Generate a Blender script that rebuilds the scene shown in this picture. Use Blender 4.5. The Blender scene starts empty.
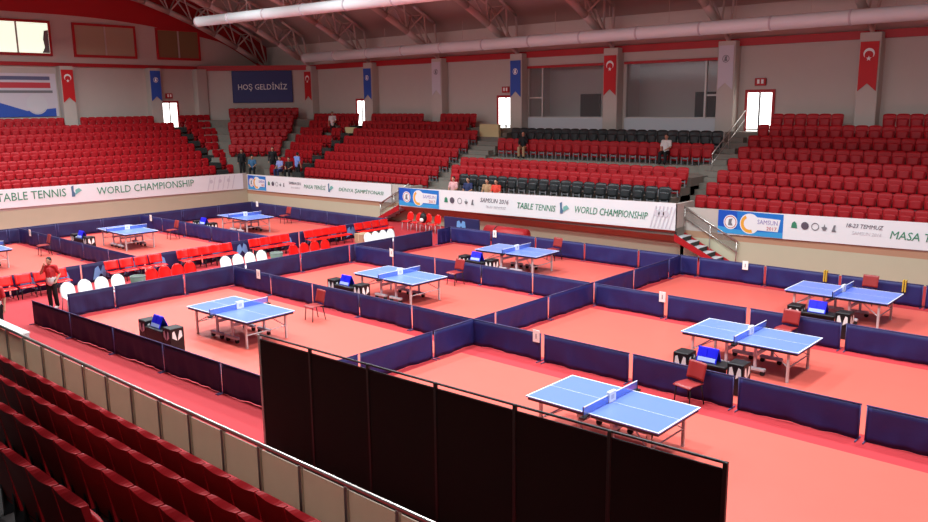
import bpy, bmesh, math, random
from mathutils import Vector, Matrix
random.seed(7)
SC = bpy.context.scene
COL = SC.collection
R = math.radians
PI = math.pi

# ------------------------------------------------------------------ materials
def lin(c):
    c = c / 255.0
    return c / 12.92 if c <= 0.04045 else ((c + 0.055) / 1.055) ** 2.4
MATS = {}
def mat(name, rgb, rough=0.5, metal=0.0, var=0.0, scale=8.0, bump=0.0, emit=0.0, alpha=1.0, spec=0.5):
    if name in MATS: return MATS[name]
    m = bpy.data.materials.new(name); m.use_nodes = True
    nt = m.node_tree; b = nt.nodes['Principled BSDF']
    c = (lin(rgb[0]), lin(rgb[1]), lin(rgb[2]), 1)
    b.inputs['Base Color'].default_value = c
    b.inputs['Roughness'].default_value = rough
    b.inputs['Metallic'].default_value = metal
    b.inputs['Specular IOR Level'].default_value = spec
    b.inputs['Alpha'].default_value = alpha
    if emit:
        b.inputs['Emission Color'].default_value = c
        b.inputs['Emission Strength'].default_value = emit
    if var or bump:
        tc = nt.nodes.new('ShaderNodeTexCoord')
        n = nt.nodes.new('ShaderNodeTexNoise'); n.inputs['Scale'].default_value = scale
        n.inputs['Detail'].default_value = 4
        nt.links.new(tc.outputs['Object'], n.inputs['Vector'])
        if var:
            mx = nt.nodes.new('ShaderNodeMix'); mx.data_type = 'RGBA'
            mx.inputs[6].default_value = tuple(max(0, x * (1 - var)) for x in c[:3]) + (1,)
            mx.inputs[7].default_value = tuple(min(1, x * (1 + var)) for x in c[:3]) + (1,)
            nt.links.new(n.outputs['Fac'], mx.inputs[0])
            nt.links.new(mx.outputs[2], b.inputs['Base Color'])
        if bump:
            bp = nt.nodes.new('ShaderNodeBump'); bp.inputs['Strength'].default_value = bump
            bp.inputs['Distance'].default_value = 0.02
            nt.links.new(n.outputs['Fac'], bp.inputs['Height'])
            nt.links.new(bp.outputs['Normal'], b.inputs['Normal'])
    MATS[name] = m
    return m
def translucent(m, amount):          # frosted sheet that lets light through
    nt = m.node_tree; b = nt.nodes['Principled BSDF']; out = nt.nodes['Material Output']
    t = nt.nodes.new('ShaderNodeBsdfTranslucent'); t.inputs[0].default_value = b.inputs['Base Color'].default_value
    x = nt.nodes.new('ShaderNodeMixShader'); x.inputs[0].default_value = amount
    nt.links.new(b.outputs[0], x.inputs[1]); nt.links.new(t.outputs[0], x.inputs[2]); nt.links.new(x.outputs[0], out.inputs[0])

M_carpet = mat('red_carpet', (182, 42, 50), 0.8, var=.06, scale=3)
M_mat    = mat('salmon_court_mat', (220, 98, 84), 0.42, var=.04, scale=1.5)
M_wall   = mat('beige_paint', (194, 184, 174), 0.85, var=.03, scale=2)
M_base   = mat('lower_wall_paint', (190, 186, 158), 0.8, var=.04, scale=2)
M_redp   = mat('red_paint', (176, 22, 30), 0.5)
M_conc   = mat('concrete', (128, 122, 112), 0.85, var=.12, scale=6)
M_concd  = mat('darkened_concrete', (46, 38, 36), 0.9, var=.12, scale=6)  # darkened so the near wall and terrace bounce little light onto the seats
M_step   = mat('dark_step_paint', (48, 50, 48), 0.8)
M_roof   = mat('roof_sheet', (166, 148, 140), 0.7, var=.05, scale=1)
M_steel  = mat('truss_paint', (188, 166, 158), 0.5)
M_duct   = mat('duct_white', (238, 246, 246), 0.4)
M_seat   = mat('red_seat_plastic', (166, 15, 26), 0.5, spec=.3)
M_black  = mat('black_seat_plastic', (30, 34, 36), 0.4)
M_chair  = mat('bright_red_plastic', (226, 20, 14), 0.35)
M_white  = mat('white_plastic', (246, 246, 242), 0.4)
M_brown  = mat('maroon_chair_plastic', (150, 44, 44), 0.4)
M_dark   = mat('black_metal', (24, 22, 24), 0.45)
M_silver = mat('silver_metal', (206, 206, 206), 0.4, metal=.25)
M_rail   = mat('rail_steel', (200, 196, 190), 0.3, metal=.8)
M_railp  = mat('rail_panel', (226, 214, 196), 0.6, var=.1, scale=3); translucent(M_railp, .45)
M_navy   = mat('navy_cloth', (26, 28, 94), 0.6, var=.1, scale=5, bump=.3)
M_navyd  = mat('navy_dark_cloth', (30, 28, 80), 0.65, var=.1, scale=5, bump=.3)
M_tube   = mat('barrier_tube', (66, 64, 112), 0.45)
M_tblue  = mat('table_blue', (106, 132, 226), 0.3)
M_line   = mat('white_line', (236, 238, 240), 0.4)
M_net    = mat('net_blue', (84, 120, 212), 0.7, alpha=.55)
M_tape   = mat('net_tape', (222, 226, 236), 0.6)
M_apron  = mat('table_apron', (40, 40, 48), 0.5)
M_wheel  = mat('rubber_wheel', (30, 28, 28), 0.7)
M_pan    = mat('screen_black_cloth', (12, 10, 11), 0.85)
M_box    = mat('black_board', (16, 14, 18), 0.5)
M_sblue  = mat('score_blue', (24, 24, 226), 0.4)
M_slblue = mat('score_pale', (176, 190, 250), 0.4)
M_paper  = mat('white_card', (244, 244, 240), 0.6)
M_grey   = mat('mid_grey', (120, 120, 124), 0.6)
M_lgrey  = mat('pale_grey', (208, 206, 210), 0.6)
M_vinyl  = mat('banner_vinyl', (238, 240, 240), 0.45)
M_bblue  = mat('banner_blue', (28, 120, 206), 0.45)
M_bblue2 = mat('banner_deep_blue', (20, 84, 190), 0.45)
M_green  = mat('banner_green', (58, 138, 104), 0.5)
M_teal   = mat('banner_teal', (120, 186, 176), 0.5)
M_steelb = mat('banner_slate', (84, 120, 150), 0.5)
M_ink    = mat('banner_ink', (92, 84, 96), 0.6)
M_orange = mat('banner_orange', (240, 170, 60), 0.5)
M_rink   = mat('banner_red_ink', (196, 60, 70), 0.5)
M_bnavy  = mat('board_navy', (28, 34, 104), 0.5)
M_fred   = mat('flag_red', (200, 18, 26), 0.6)
M_fblue  = mat('flag_blue', (44, 84, 178), 0.6)
M_fwhite = mat('flag_white', (206, 200, 208), 0.6)
M_logo   = mat('logo_pale_blue', (110, 160, 214), 0.5)
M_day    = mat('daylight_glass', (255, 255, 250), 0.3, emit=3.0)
M_sash   = mat('bright_pane', (226, 236, 214), 0.3, emit=1.1)
M_dim    = mat('dim_glass', (176, 160, 134), 0.3)
M_dim2   = mat('dark_glass', (132, 106, 72), 0.3)
M_alu    = mat('window_aluminium', (190, 184, 178), 0.4, metal=.3)
M_booth  = mat('booth_interior', (212, 204, 198), 0.8)
M_soff   = mat('soffit_terracotta', (186, 146, 116), 0.8)  # browner tone than the walls above and below it
M_boothg = mat('booth_glass', (150, 150, 150), 0.08, alpha=.15)
M_parap  = mat('booth_parapet', (200, 202, 206), 0.6)
M_shut   = mat('dark_opening', (30, 24, 24), 0.6)
M_basket = mat('grey_green_basket', (92, 104, 92), 0.7)
M_yel    = mat('yellow_tag', (212, 178, 60), 0.5)

# ------------------------------------------------------------------ mesh builder
class MB:
    def __init__(s): s.v = []; s.f = []; s.m = []; s.mi = 0
    def add(s, vs, fs):
        o = len(s.v); s.v += [tuple(v) for v in vs]
        for f in fs: s.f.append(tuple(i + o for i in f)); s.m.append(s.mi)
        return s
    def box(s, x0, x1, y0, y1, z0, z1):
        return s.add([(x0,y0,z0),(x1,y0,z0),(x1,y1,z0),(x0,y1,z0),(x0,y0,z1),(x1,y0,z1),(x1,y1,z1),(x0,y1,z1)],
              [(0,3,2,1),(4,5,6,7),(0,1,5,4),(1,2,6,5),(2,3,7,6),(3,0,4,7)])
    def bbox(s, x0, x1, y0, y1, z0, z1, b=.01):          # box with chamfered edges
        vs = []; ids = {}
        for ix,(x,sx) in enumerate(((x0,1),(x1,-1))):
            for iy,(y,sy) in enumerate(((y0,1),(y1,-1))):
                for iz,(z,sz) in enumerate(((z0,1),(z1,-1))):
                    for a in range(3):
                        p = [x+sx*b, y+sy*b, z+sz*b]; p[a] = (x,y,z)[a]
                        ids[ix,iy,iz,a] = len(vs); vs.append(p)
        c = Vector(((x0+x1)/2,(y0+y1)/2,(z0+z1)/2)); fs = []
        for a in range(3):
            o = [k for k in range(3) if k != a]
            for e in (0,1):
                q = []
                for u,w in ((0,0),(1,0),(1,1),(0,1)):
                    k = [0,0,0]; k[a]=e; k[o[0]]=u; k[o[1]]=w; q.append(ids[k[0],k[1],k[2],a])
                fs.append(q)
            for u in (0,1):
                for w in (0,1):
                    q = []
                    for e,t in ((0,o[0]),(1,o[0]),(1,o[1]),(0,o[1])):
                        k = [0,0,0]; k[a]=e; k[o[0]]=u; k[o[1]]=w; q.append(ids[k[0],k[1],k[2],t])
                    fs.append(q)
        for i in (0,1):
            for j in (0,1):
                for k in (0,1): fs.append([ids[i,j,k,0],ids[i,j,k,1],ids[i,j,k,2]])
        out = []
        for f in fs:
            p = [Vector(vs[i]) for i in f]
            n = (p[1]-p[0]).cross(p[2]-p[1]); m = sum(p, Vector())/len(p)
            out.append(tuple(f) if n.dot(m-c) > 0 else tuple(reversed(f)))
        return s.add(vs, out)
    def tube(s, a, b, r, r2=None, n=8, cap=True):
        a, b = Vector(a), Vector(b); d = (b-a)
        if d.length < 1e-6: return s
        d.normalize(); u = d.orthogonal().normalized(); w = d.cross(u); r2 = r if r2 is None else r2
        vs = []
        for p, rr in ((a,r),(b,r2)):
            for k in range(n):
                t = 2*PI*k/n; vs.append(p + u*math.cos(t)*rr + w*math.sin(t)*rr)
        fs = [(k,(k+1)%n,n+(k+1)%n,n+k) for k in range(n)]
        if cap: fs += [tuple(reversed(range(n))), tuple(range(n,2*n))]
        return s.add(vs, fs)
    def path(s, pts, r, n=8):
        for a, b in zip(pts, pts[1:]): s.tube(a, b, r, n=n)
        return s
    def ball(s, c, r, n=8, k=6, sc=(1,1,1)):
        vs = [(c[0],c[1],c[2]-r*sc[2])]
        for i in range(1,k):
            t = PI*i/k
            for j in range(n):
                p = 2*PI*j/n
                vs.append((c[0]+r*sc[0]*math.sin(t)*math.cos(p), c[1]+r*sc[1]*math.sin(t)*math.sin(p), c[2]-r*sc[2]*math.cos(t)))
        vs.append((c[0],c[1],c[2]+r*sc[2])); fs = []
        for j in range(n): fs.append((0,1+(j+1)%n,1+j))
        for i in range(k-2):
            for j in range(n):
                a=1+i*n+j; b=1+i*n+(j+1)%n; fs.append((a,b,b+n,a+n))
        o=1+(k-2)*n
        for j in range(n): fs.append((o+j,o+(j+1)%n,len(vs)-1))
        return s.add(vs, fs)
    def prism(s, poly, y0, y1, flip=False):               # polygon in XZ swept along Y
        n=len(poly)
        ar=sum(poly[i][0]*poly[(i+1)%n][1]-poly[(i+1)%n][0]*poly[i][1] for i in range(n))
        if ar<0: poly=list(reversed(poly))
        vs=[(p[0],y0,p[1]) for p in poly]+[(p[0],y1,p[1]) for p in poly]
        fs=[tuple(range(n)),tuple(reversed(range(n,2*n)))]+[(i,n+i,n+(i+1)%n,(i+1)%n) for i in range(n)]
        return s.add(vs,fs)
    def poly(s, pts): return s.add(pts,[tuple(range(len(pts)))])
    def xf(s, M):
        s.v=[tuple(M@Vector(v)) for v in s.v]; return s
    def join(s, o, M=None):
        return s.add([M@Vector(v) for v in o.v] if M else o.v, o.f)
    def mesh(s, name, m, smooth=False):
        me=bpy.data.meshes.new(name); me.from_pydata(s.v,[],s.f)
        for mm in (m if isinstance(m,(list,tuple)) else [m]): me.materials.append(mm)
        if isinstance(m,(list,tuple)):
            for p,i in zip(me.polygons,s.m): p.material_index=i
        if smooth:
            for p in me.polygons: p.use_smooth=True
        me.update(); return me
    def build(s, name, m, parent=None, smooth=False):
        o=bpy.data.objects.new(name, s.mesh(name,m,smooth)); COL.objects.link(o)
        if parent: o.parent=parent
        return o
def tag(o,label=None,cat=None,group=None,kind=None):
    if label: o['label']=label
    if cat: o['category']=cat
    if group: o['group']=group
    if kind: o['kind']=kind
    return o
def empty(name,loc,rz=0):
    o=bpy.data.objects.new(name,None); COL.objects.link(o); o.location=loc; o.rotation_euler=(0,0,rz)
    o.empty_display_size=.1
    return o
KIDS={}
def kids(o): return [c for c in KIDS.get(o.name,[])]
def reg(root):                                            # remember a prototype's parts for copying
    for c in bpy.data.objects:
        if c.parent: 
            L=KIDS.setdefault(c.parent.name,[])
            if c not in L: L.append(c)
def copy_tree(o,parent=None):
    c=o.copy(); COL.objects.link(c)
    if parent: c.parent=parent
    for k in KIDS.get(o.name,[]): copy_tree(k,c)
    return c
def struct(mb,name,m,label,cat,smooth=False):
    return tag(mb.build(name,m,None,smooth),label,cat,None,'structure')
ORD=['zeroth','first','second','third','fourth','fifth','sixth','seventh','eighth','ninth','tenth','eleventh','twelfth','thirteenth','fourteenth','fifteenth','sixteenth','seventeenth','eighteenth','nineteenth','twentieth']
def od(n):
    if n<=20: return ORD[n]
    t={2:'twenty',3:'thirty',4:'forty',5:'fifty'}; t0={2:'twentieth',3:'thirtieth',4:'fortieth',5:'fiftieth'}
    return t0[n//10] if n%10==0 else t[n//10]+'-'+ORD[n%10]
def text(parent,s,x,z,w,h,m,y=-.012,shear=0.0,name='lettering',depth=.004):
    """lettering fitted into a w x h box whose lower left corner is (x,z) on the parent's front (-Y) face"""
    cu=bpy.data.curves.new(name,'FONT'); cu.body=s; cu.size=1; cu.shear=shear; cu.extrude=depth; cu.resolution_u=2
    o=bpy.data.objects.new(name,cu); COL.objects.link(o)
    dg=bpy.context.evaluated_depsgraph_get(); me=bpy.data.meshes.new_from_object(o.evaluated_get(dg))
    bpy.data.objects.remove(o); bpy.data.curves.remove(cu)
    xs=[v.co.x for v in me.vertices]; ys=[v.co.y for v in me.vertices]
    sx=w/(max(xs)-min(xs)); sy=h/(max(ys)-min(ys))
    x0,y0=min(xs),min(ys)
    for v in me.vertices:
        a,b,c=v.co; v.co=(x+(a-x0)*sx, y-c, z+(b-y0)*sy)
    me.materials.clear(); me.materials.append(m)
    o=bpy.data.objects.new(name,me); COL.objects.link(o); o.parent=parent
    return o

# ------------------------------------------------------------------ camera
CF=816.918; CYAW=-0.73151; CPIT=0.191749; CROL=-0.0115215; CH=6.1112
cy,sy=math.cos(CYAW),math.sin(CYAW); cp,sp=math.cos(CPIT),math.sin(CPIT)
FW=Vector((sy*cp,cy*cp,-sp)); RT=Vector((cy,-sy,0)); UP=RT.cross(FW)
cr,sr=math.cos(CROL),math.sin(CROL); RT,UP=cr*RT+sr*UP,-sr*RT+cr*UP
cam=bpy.data.cameras.new('camera'); co=bpy.data.objects.new('camera',cam); COL.objects.link(co)
co.matrix_world=Matrix(((RT.x,UP.x,-FW.x,0),(RT.y,UP.y,-FW.y,0),(RT.z,UP.z,-FW.z,CH),(0,0,0,1)))
cam.sensor_width=36; cam.lens=CF*36/928; cam.clip_end=200; cam.clip_start=.05
SC.camera=co
def pix(p):
    d=Vector(p)-Vector((0,0,CH)); z=d.dot(FW)
    if z<.1: return None
    return 464+CF*d.dot(RT)/z, 261-CF*d.dot(UP)/z, z
def inframe(p,mx=6,my=6):
    q=pix(p)
    return q is not None and -mx<q[0]<928+mx and -my<q[1]<522+my

# ------------------------------------------------------------------ shell
YW=37.6; XL=-53.6; XR=14.0; YN=-3.2; ZE=11.0
RC=(17.2,-23.6)                                          # centre of the roof arc in YZ
def roofz(y,r=39.6): return RC[1]+math.sqrt(r*r-(y-RC[0])**2)
b=MB().box(XL-.3,XR,YN,YW+.3,-.3,0); struct(b,'floor',M_carpet,'red carpeted hall floor around the courts','floor')
def court(x0,x1,y0,y1,lab):
    struct(MB().box(x0,x1,y0,y1,0,.006),'floor',M_mat,lab,'floor mat')
court(-24.0,-13.6,9.25,14.75,'salmon mat of the near left court'); court(-13.1,0,9.0,14.45,'salmon mat of the near right court behind the black screen')
court(-24.0,-13.6,15.45,20.3,'salmon mat of the middle left court'); court(-13.1,0,15.45,20.25,'salmon mat of the middle right court')
court(-24.0,-13.6,20.9,26.1,'salmon mat of the far left court'); court(-13.1,0,20.9,26.0,'salmon mat of the far right court')
court(-39.7,-28.9,7.0,13.7,'salmon mat of the court at the left edge'); court(-39.7,-28.9,14.1,19.4,'salmon mat of the court by the left end wall'); court(-39.7,-28.9,20.0,26.0,'salmon mat of the corner court')
# far long wall: solid with two glazed booths
B1=(-28.72,-23.55); B2=(-22.45,-17.25)
w=MB()
w.box(-48.0,B1[0],YW,YW+.3,0,ZE); w.box(B1[1],B2[0],YW,YW+.3,0,ZE); w.box(B2[1],XR,YW,YW+.3,0,ZE)
w.box(XL-.3,-48.0,YW,YW+.3,8.6,ZE)
for q in (B1,B2): w.box(q[0],q[1],YW,YW+.3,0,4.6); w.box(q[0],q[1],YW,YW+.3,7.95,ZE)
struct(w,'wall_far',M_wall,'long beige wall behind the far grandstand','wall')
bi=MB(); bi.box(B1[0]-.2,B2[1]+.2,YW+2.2,YW+2.4,3.5,8.6); bi.box(B1[0]-.2,B2[1]+.2,YW+.3,YW+2.2,8.3,8.5); bi.box(B1[0]-.2,B2[1]+.2,YW+.3,YW+2.2,4.3,4.5)
bi.box(B1[0]-.3,B1[0]-.1,YW+.3,YW+2.4,4.3,8.5); bi.box(B2[1]+.1,B2[1]+.3,YW+.3,YW+2.4,4.3,8.5); bi.box(-23.1,-22.9,YW+.3,YW+2.2,4.5,8.3)
struct(bi,'wall_booth',M_booth,'dim grey inside of the glazed press booths','wall')
for k,(q,mu,op) in enumerate(((B1,-27.72,(-26.6,-25.3)),(B2,-18.05,(-19.6,-18.5)))):
    fr=MB().box(q[0],q[1],YW+.02,YW+.1,5.22,5.28); fr.box(mu-.05,mu+.05,YW-.02,YW+.1,4.6,7.95); fr.box(q[0],q[0]+.06,YW,YW+.1,5.2,7.95); fr.box(q[1]-.06,q[1],YW,YW+.1,5.2,7.95)
    fr.box(q[0] if k==0 else mu,mu if k==0 else q[1],YW,YW+.1,6.28,6.36)
    root=struct(fr,'window_%d'%(5+k),M_alu,('left' if k==0 else 'right')+' glazed press booth window behind the black top row seats','window')
    MB().box(q[0]+.05,q[1]-.05,YW+.05,YW+.07,5.28,7.93).build('pane',M_boothg,root)
    MB().bbox(q[0],q[1],YW-.06,YW+.06,4.4,5.22,.02).build('parapet',M_parap,root)
    MB().box(q[0]-.05,q[1]+.05,YW-.1,YW+.05,7.93,8.06).build('header_beam',M_redp,root)
    MB().box(op[0],op[1],YW+2.1,YW+2.2,5.1,6.5).build('dark_doorway',M_shut,root)
# left end wall with chamfered corner, red gable above an arc
def edge(y):
    z=11.72-.0085*max(0,y-22)**2
    if y>29: z=min(z,RC[1]+math.sqrt(37.7**2-(y-17.6)**2)+.1)
    return z
ys=[YN+i*(YW-YN)/60 for i in range(61)]
w=MB(); g=MB()
for a,c in zip(ys,ys[1:]):
    w.poly([(XL,a,0),(XL,c,0),(XL,c,edge(c)),(XL,a,edge(a))]); g.poly([(XL,a,edge(a)),(XL,c,edge(c)),(XL,c,roofz(c)),(XL,a,roofz(a))])
    w.poly([(XL-.3,c,0),(XL-.3,a,0),(XL-.3,a,edge(a)),(XL-.3,c,edge(c))]); g.poly([(XL-.3,c,edge(c)),(XL-.3,a,edge(a)),(XL-.3,a,roofz(a)),(XL-.3,c,roofz(c))])
struct(w,'wall_left',M_wall,'beige end wall on the left with windows','wall')
struct(g,'wall_left_gable',M_redp,'red band of the left gable under the curved roof','wall')
C0=(XL,31.7); C1=(-47.7,YW)
w=MB(); w.add([(C0[0],C0[1],0),(C1[0],C1[1],0),(C1[0],C1[1],8.6),(C0[0],C0[1],8.6),(XL,YW,0),(XL,YW,8.6)],[(0,1,2,3),(3,2,5)])
struct(w,'wall_corner',M_wall,'chamfered corner wall carrying the navy welcome board','wall')
w=MB().box(XR,XR+.3,YN,YW+.3,0,14.9); struct(w,'wall_right',M_wall,'right end wall outside the view','wall')
w=MB().box(XL-.3,XR,YN-.3,YN,0,ZE); struct(w,'wall_near',M_concd,'near long wall behind the viewer','wall')
# roof
w=MB(); N=48; yy=[YN-.3+i*(YW+.6-YN)/N for i in range(N+1)]
for a,c in zip(yy,yy[1:]):
    w.poly([(XL-.3,a,roofz(a)),(XL-.3,c,roofz(c)),(XR+.3,c,roofz(c)),(XR+.3,a,roofz(a))])
    w.poly([(XL-.3,c,roofz(c)+.2),(XL-.3,a,roofz(a)+.2),(XR+.3,a,roofz(a)+.2),(XR+.3,c,roofz(c)+.2)])
struct(w,'ceiling',M_roof,'curved pinkish roof sheeting over the trusses','ceiling',True)
# long red beams (trim)
struct(MB().box(-47.7,XR,YW-.16,YW,8.52,8.86),'trim_1',M_redp,'red beam running along the top of the far wall','trim')
struct(MB().box(XL,XL+.12,YN,31.75,8.6,8.82),'trim_2',M_redp,'thin red rail along the left end wall','trim')
struct(MB().add([(C0[0]+.1,C0[1]-.1,8.5),(C1[0]+.1,C1[1]-.1,8.5),(C1[0]+.1,C1[1]-.1,8.84),(C0[0]+.1,C0[1]-.1,8.84),(C0[0],C0[1],8.5),(C1[0],C1[1],8.5),(C1[0],C1[1],8.84),(C0[0],C0[1],8.84)],
      [(0,1,2,3),(7,6,5,4),(3,2,6,7),(0,4,5,1)]),'trim_3',M_redp,'red beam across the chamfered corner','trim')
# pillars
PX=[-10.63,-16.8,-23.0,-29.15,-35.3,-41.6,-47.95]
for i,x in enumerate(PX):
    struct(MB().bbox(x-.42,x+.42,37.0,YW+.02,0,8.75,.02),'pillar',M_wall,od(i+1)+' beige pillar from the right on the far wall','pillar')
for y,l in ((22.35,'beige pillar with red flag on the left end wall'),(28.15,'beige pillar with blue flag on the left end wall'),(31.65,'beige pillar at the left edge of the chamfered corner')):
    struct(MB().bbox(XL-.02,XL+.6,y-.4,y+.4,0,8.6,.02),'pillar',M_wall,l,'pillar')
# left wall windows
for k,(a,c,m,lb) in enumerate(((18.0,21.7,M_sash,'bright window at the left top of the end wall'),(23.3,27.15,M_dim,'middle dim window with red frame on the end wall'),(28.85,31.85,M_dim2,'dark window with red frame nearest the corner'))):
    f=MB(); x0=XL; x1=XL+.1
    f.box(x0,x1,a-.14,c+.14,11.15,11.3); f.box(x0,x1,a-.14,c+.14,9.2,9.36); f.box(x0,x1,a-.14,a,9.36,11.15); f.box(x0,x1,c,c+.14,9.36,11.15)
    o=struct(f,'window_%d'%(k+1),M_redp,lb,'window')
    MB().box(x0+.01,x0+.05,a,c,9.36,11.15).build('pane',m,o)
    MB().box(x0,x0+.08,(a+c)/2-.05,(a+c)/2+.05,9.36,11.15).build('mullion',M_alu,o)
    if k==0: MB().prism([(21.25,9.38),(21.68,9.38),(21.68,10.75),(21.45,10.7),(21.36,10.2),(21.42,9.7)],-.08,-.05).xf(Matrix.Rotation(PI/2,4,'Z')).xf(Matrix.Translation((x0,0,0))).build('dark_silhouette',M_grey,o)
# lit doors
def door(n,cx,cy_,rz,wd,z0,z1,lb):
    f=MB(); h=wd/2
    f.box(-h-.12,-h,-.08,.02,z0,z1+.14); f.box(h,h+.12,-.08,.02,z0,z1+.14); f.box(-h,h,-.08,.02,z1,z1+.14)
    o=struct(f,'door_%d'%n,M_redp,lb,'door'); o.location=(cx,cy_,0); o.rotation_euler=(0,0,rz)
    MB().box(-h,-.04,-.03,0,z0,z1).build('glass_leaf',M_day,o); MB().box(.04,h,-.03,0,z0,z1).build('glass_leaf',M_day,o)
    MB().box(-.04,.04,-.06,0,z0,z1).build('meeting_stile',M_grey,o)
    MB().box(-h,h,-.05,0,z0+.95,z0+1.02).build('push_bar',M_alu,o)
door(1,XL,29.33,PI/2,1.1,3.6,6.3,'glowing open door on the left end wall beside the blue flag')
door(2,-42.85,YW,0,1.0,3.75,6.3,'glowing door left of the far pillar with blue flag')
door(3,-30.3,YW,0,1.1,3.75,6.35,'glowing door left of the blue flag by the press booths')
door(4,-15.35,YW,0,1.15,3.75,6.4,'bright double door at the top of the right stand aisle')
for loc,rz,lb in (((XL+.02,29.33,6.75),PI/2,'small red exit sign over the left end wall door'),((-30.3,YW-.02,6.78),0,'small red exit sign over the door by the booths'),((-15.35,YW-.02,6.85),0,'small red exit sign over the right stand door')):
    t=empty('exit_sign',loc,rz); tag(t,lb,'sign',group='exit signs')
    MB().bbox(-.26,.26,-.1,0,-.14,.2,.02).build('housing',M_redp,t); MB().box(-.14,-.03,-.108,-.1,-.05,.14).box(.05,.16,-.108,-.1,-.05,.14).build('pictogram',M_paper,t)
# ------------------------------------------------------------------ grandstands
FR=lambda i:1.5+.45*i
def YR(i): return 31+.8*i
def CC(i): return 76.2+1.13*i
def CJ(j): return 84.1-1.13*(6-j)
def FJ(j): return 5.07-.47*(6-j)
def terr(x0,x1):
    m=MB(); m.box(x0,x1,29.75,YW,.5,1.0)
    for i in range(8): m.box(min(x0,YR(i)-CJ(max(0,i-1))-.1) if x0<-40 else x0,x1,YR(i)-.5,YW,FR(i)-.5 if i else 1.0,FR(i))
    return m
struct(terr(-16.3,XR),'grandstand_terrace',M_conc,'stepped concrete terrace of the right stand','terrace')
struct(terr(-45.6,-28.6),'grandstand_terrace',M_conc,'stepped concrete terrace left of the centre stand','terrace')
m=MB(); m.box(XL,-45.25,YN,30,.5,1.0)
for i in range(8): m.box(XL,-46.5-.8*i,YN,max(29.6,CJ(max(0,i-1))-47-.8*i+.1),FR(i)-.5 if i else 1.0,FR(i))
struct(m,'grandstand_terrace',M_conc,'stepped concrete terrace of the left end stand','terrace')
m=MB()
for i in range(-1,7):
    c=CJ(i)-.7; z=FJ(i); z0=z-.6
    z0=.5
    if i<1: c=(75.9,76.6)[i+1]; z=(1.0,1.55)[i+1]; z0=.5
    e=2.0 if i<1 else (.75 if i<6 else 1.6)
    a=(-47-.8*i-e, c-47-.8*i-e); d=(31+.8*i+e-c, 31+.8*i+e)
    p=[(a[0],a[1]),(d[0],d[1]),(-47.7,YW),(XL,31.7)]
    m.add([(q[0],q[1],z0) for q in p]+[(q[0],q[1],z) for q in p],[(3,2,1,0),(4,5,6,7),(0,1,5,4),(1,2,6,5),(2,3,7,6),(3,0,4,7)])
struct(m,'grandstand_terrace',M_conc,'stepped terrace of the chamfered corner','terrace')
CF_=[1.88,2.22,2.55,3.22,3.75]; CY=[29.7,30.5,31.3,34.4,35.3]
m=MB(); x0,x1=-28.6,-15.7
m.box(x0-1.6,x1+.9,28.95,YW,.9,1.2)
for z,y in zip(CF_,CY): m.box(x0,x1,y-.45,YW,1.2 if z<3 else 2.6,z)
m.box(x0,x1,31.7,YW,1.5,2.9)
struct(m,'grandstand_terrace',M_conc,'stepped terrace of the centre stand','terrace')
# aisle steps between the stands (half steps)
def aisle(x0,x1,m_,lb):
    m=MB()
    for i in range(8):
        m.box(x0,x1,YR(i)-.9,YR(i)-.5,FR(i)-.45,FR(i)-.22)
    struct(m,'aisle_steps',m_,lb,'steps')
aisle(-15.95,-15.25,M_conc,'grey aisle steps beside the right stand'); aisle(-30.2,-28.75,M_conc,'grey aisle steps left of the centre stand')
m=MB()
for i in range(8): m.box(-42.05,-41.15,YR(i)-.9,YR(i)-.1,FR(i)-.3,FR(i)+.02)
struct(m,'aisle_steps',M_step,'dark aisle steps running up to the far door','steps')
m=MB()
for i in range(8): m.box(-46.95-.8*i,-46.1-.8*i,28.62,29.45,FR(i)-.3,FR(i)+.02)
struct(m,'aisle_steps',M_step,'dark aisle steps on the left end stand','steps')
# parapets by the doors, with yellow door light put into their colour
for x0,x1,z0,z1,lb in ((-30.5,-29.1,3.9,4.9,'parapet coloured with yellow door light in front of the door by the booths'),(-42.2,-41.2,4.0,4.6,'parapet coloured with door light in front of the far left door')):
    struct(MB().bbox(x0,x1,35.4,35.6,z0,z1,.02),'parapet_wall',mat('parapet_door_light',(226,216,160),.7),lb,'parapet')
# front walls: fascia, slanted underside, base
def front(x0,x1,y,zt0,zt1,zb0,zb1,yb,zs0,zs1,lab):
    m=MB()
    m.add([(x0,y,zb0),(x1,y,zb1),(x1,y,zt1),(x0,y,zt0),(x0,y+.15,zt0),(x1,y+.15,zt1),(x0,y+.15,zb0),(x1,y+.15,zb1)],[(0,1,2,3),(3,2,5,4),(4,5,7,6),(0,3,4,6),(1,7,5,2)])
    struct(m,'fascia_wall',M_wall,'front parapet wall of the '+lab,'wall')
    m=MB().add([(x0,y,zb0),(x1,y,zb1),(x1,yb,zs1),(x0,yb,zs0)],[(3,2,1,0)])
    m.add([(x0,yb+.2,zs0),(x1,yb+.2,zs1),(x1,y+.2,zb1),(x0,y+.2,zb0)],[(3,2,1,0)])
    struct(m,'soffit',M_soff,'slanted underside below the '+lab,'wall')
    struct(MB().box(x0,x1,yb,yb+.2,0,max(zs0,zs1)+.05),'wall_base',M_base,'low beige wall under the '+lab,'wall')
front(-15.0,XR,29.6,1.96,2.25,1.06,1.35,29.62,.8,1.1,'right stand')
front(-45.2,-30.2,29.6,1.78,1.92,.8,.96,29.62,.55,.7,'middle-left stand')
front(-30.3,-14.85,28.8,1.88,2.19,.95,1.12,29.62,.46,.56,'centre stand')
m=MB().box(-30.3,-30.15,28.8,30.4,.95,1.88); m.box(-15.0,-14.85,28.8,30.4,1.1,2.15); struct(m,'fascia_wall',M_wall,'side returns of the projecting centre stand','wall')
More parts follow.
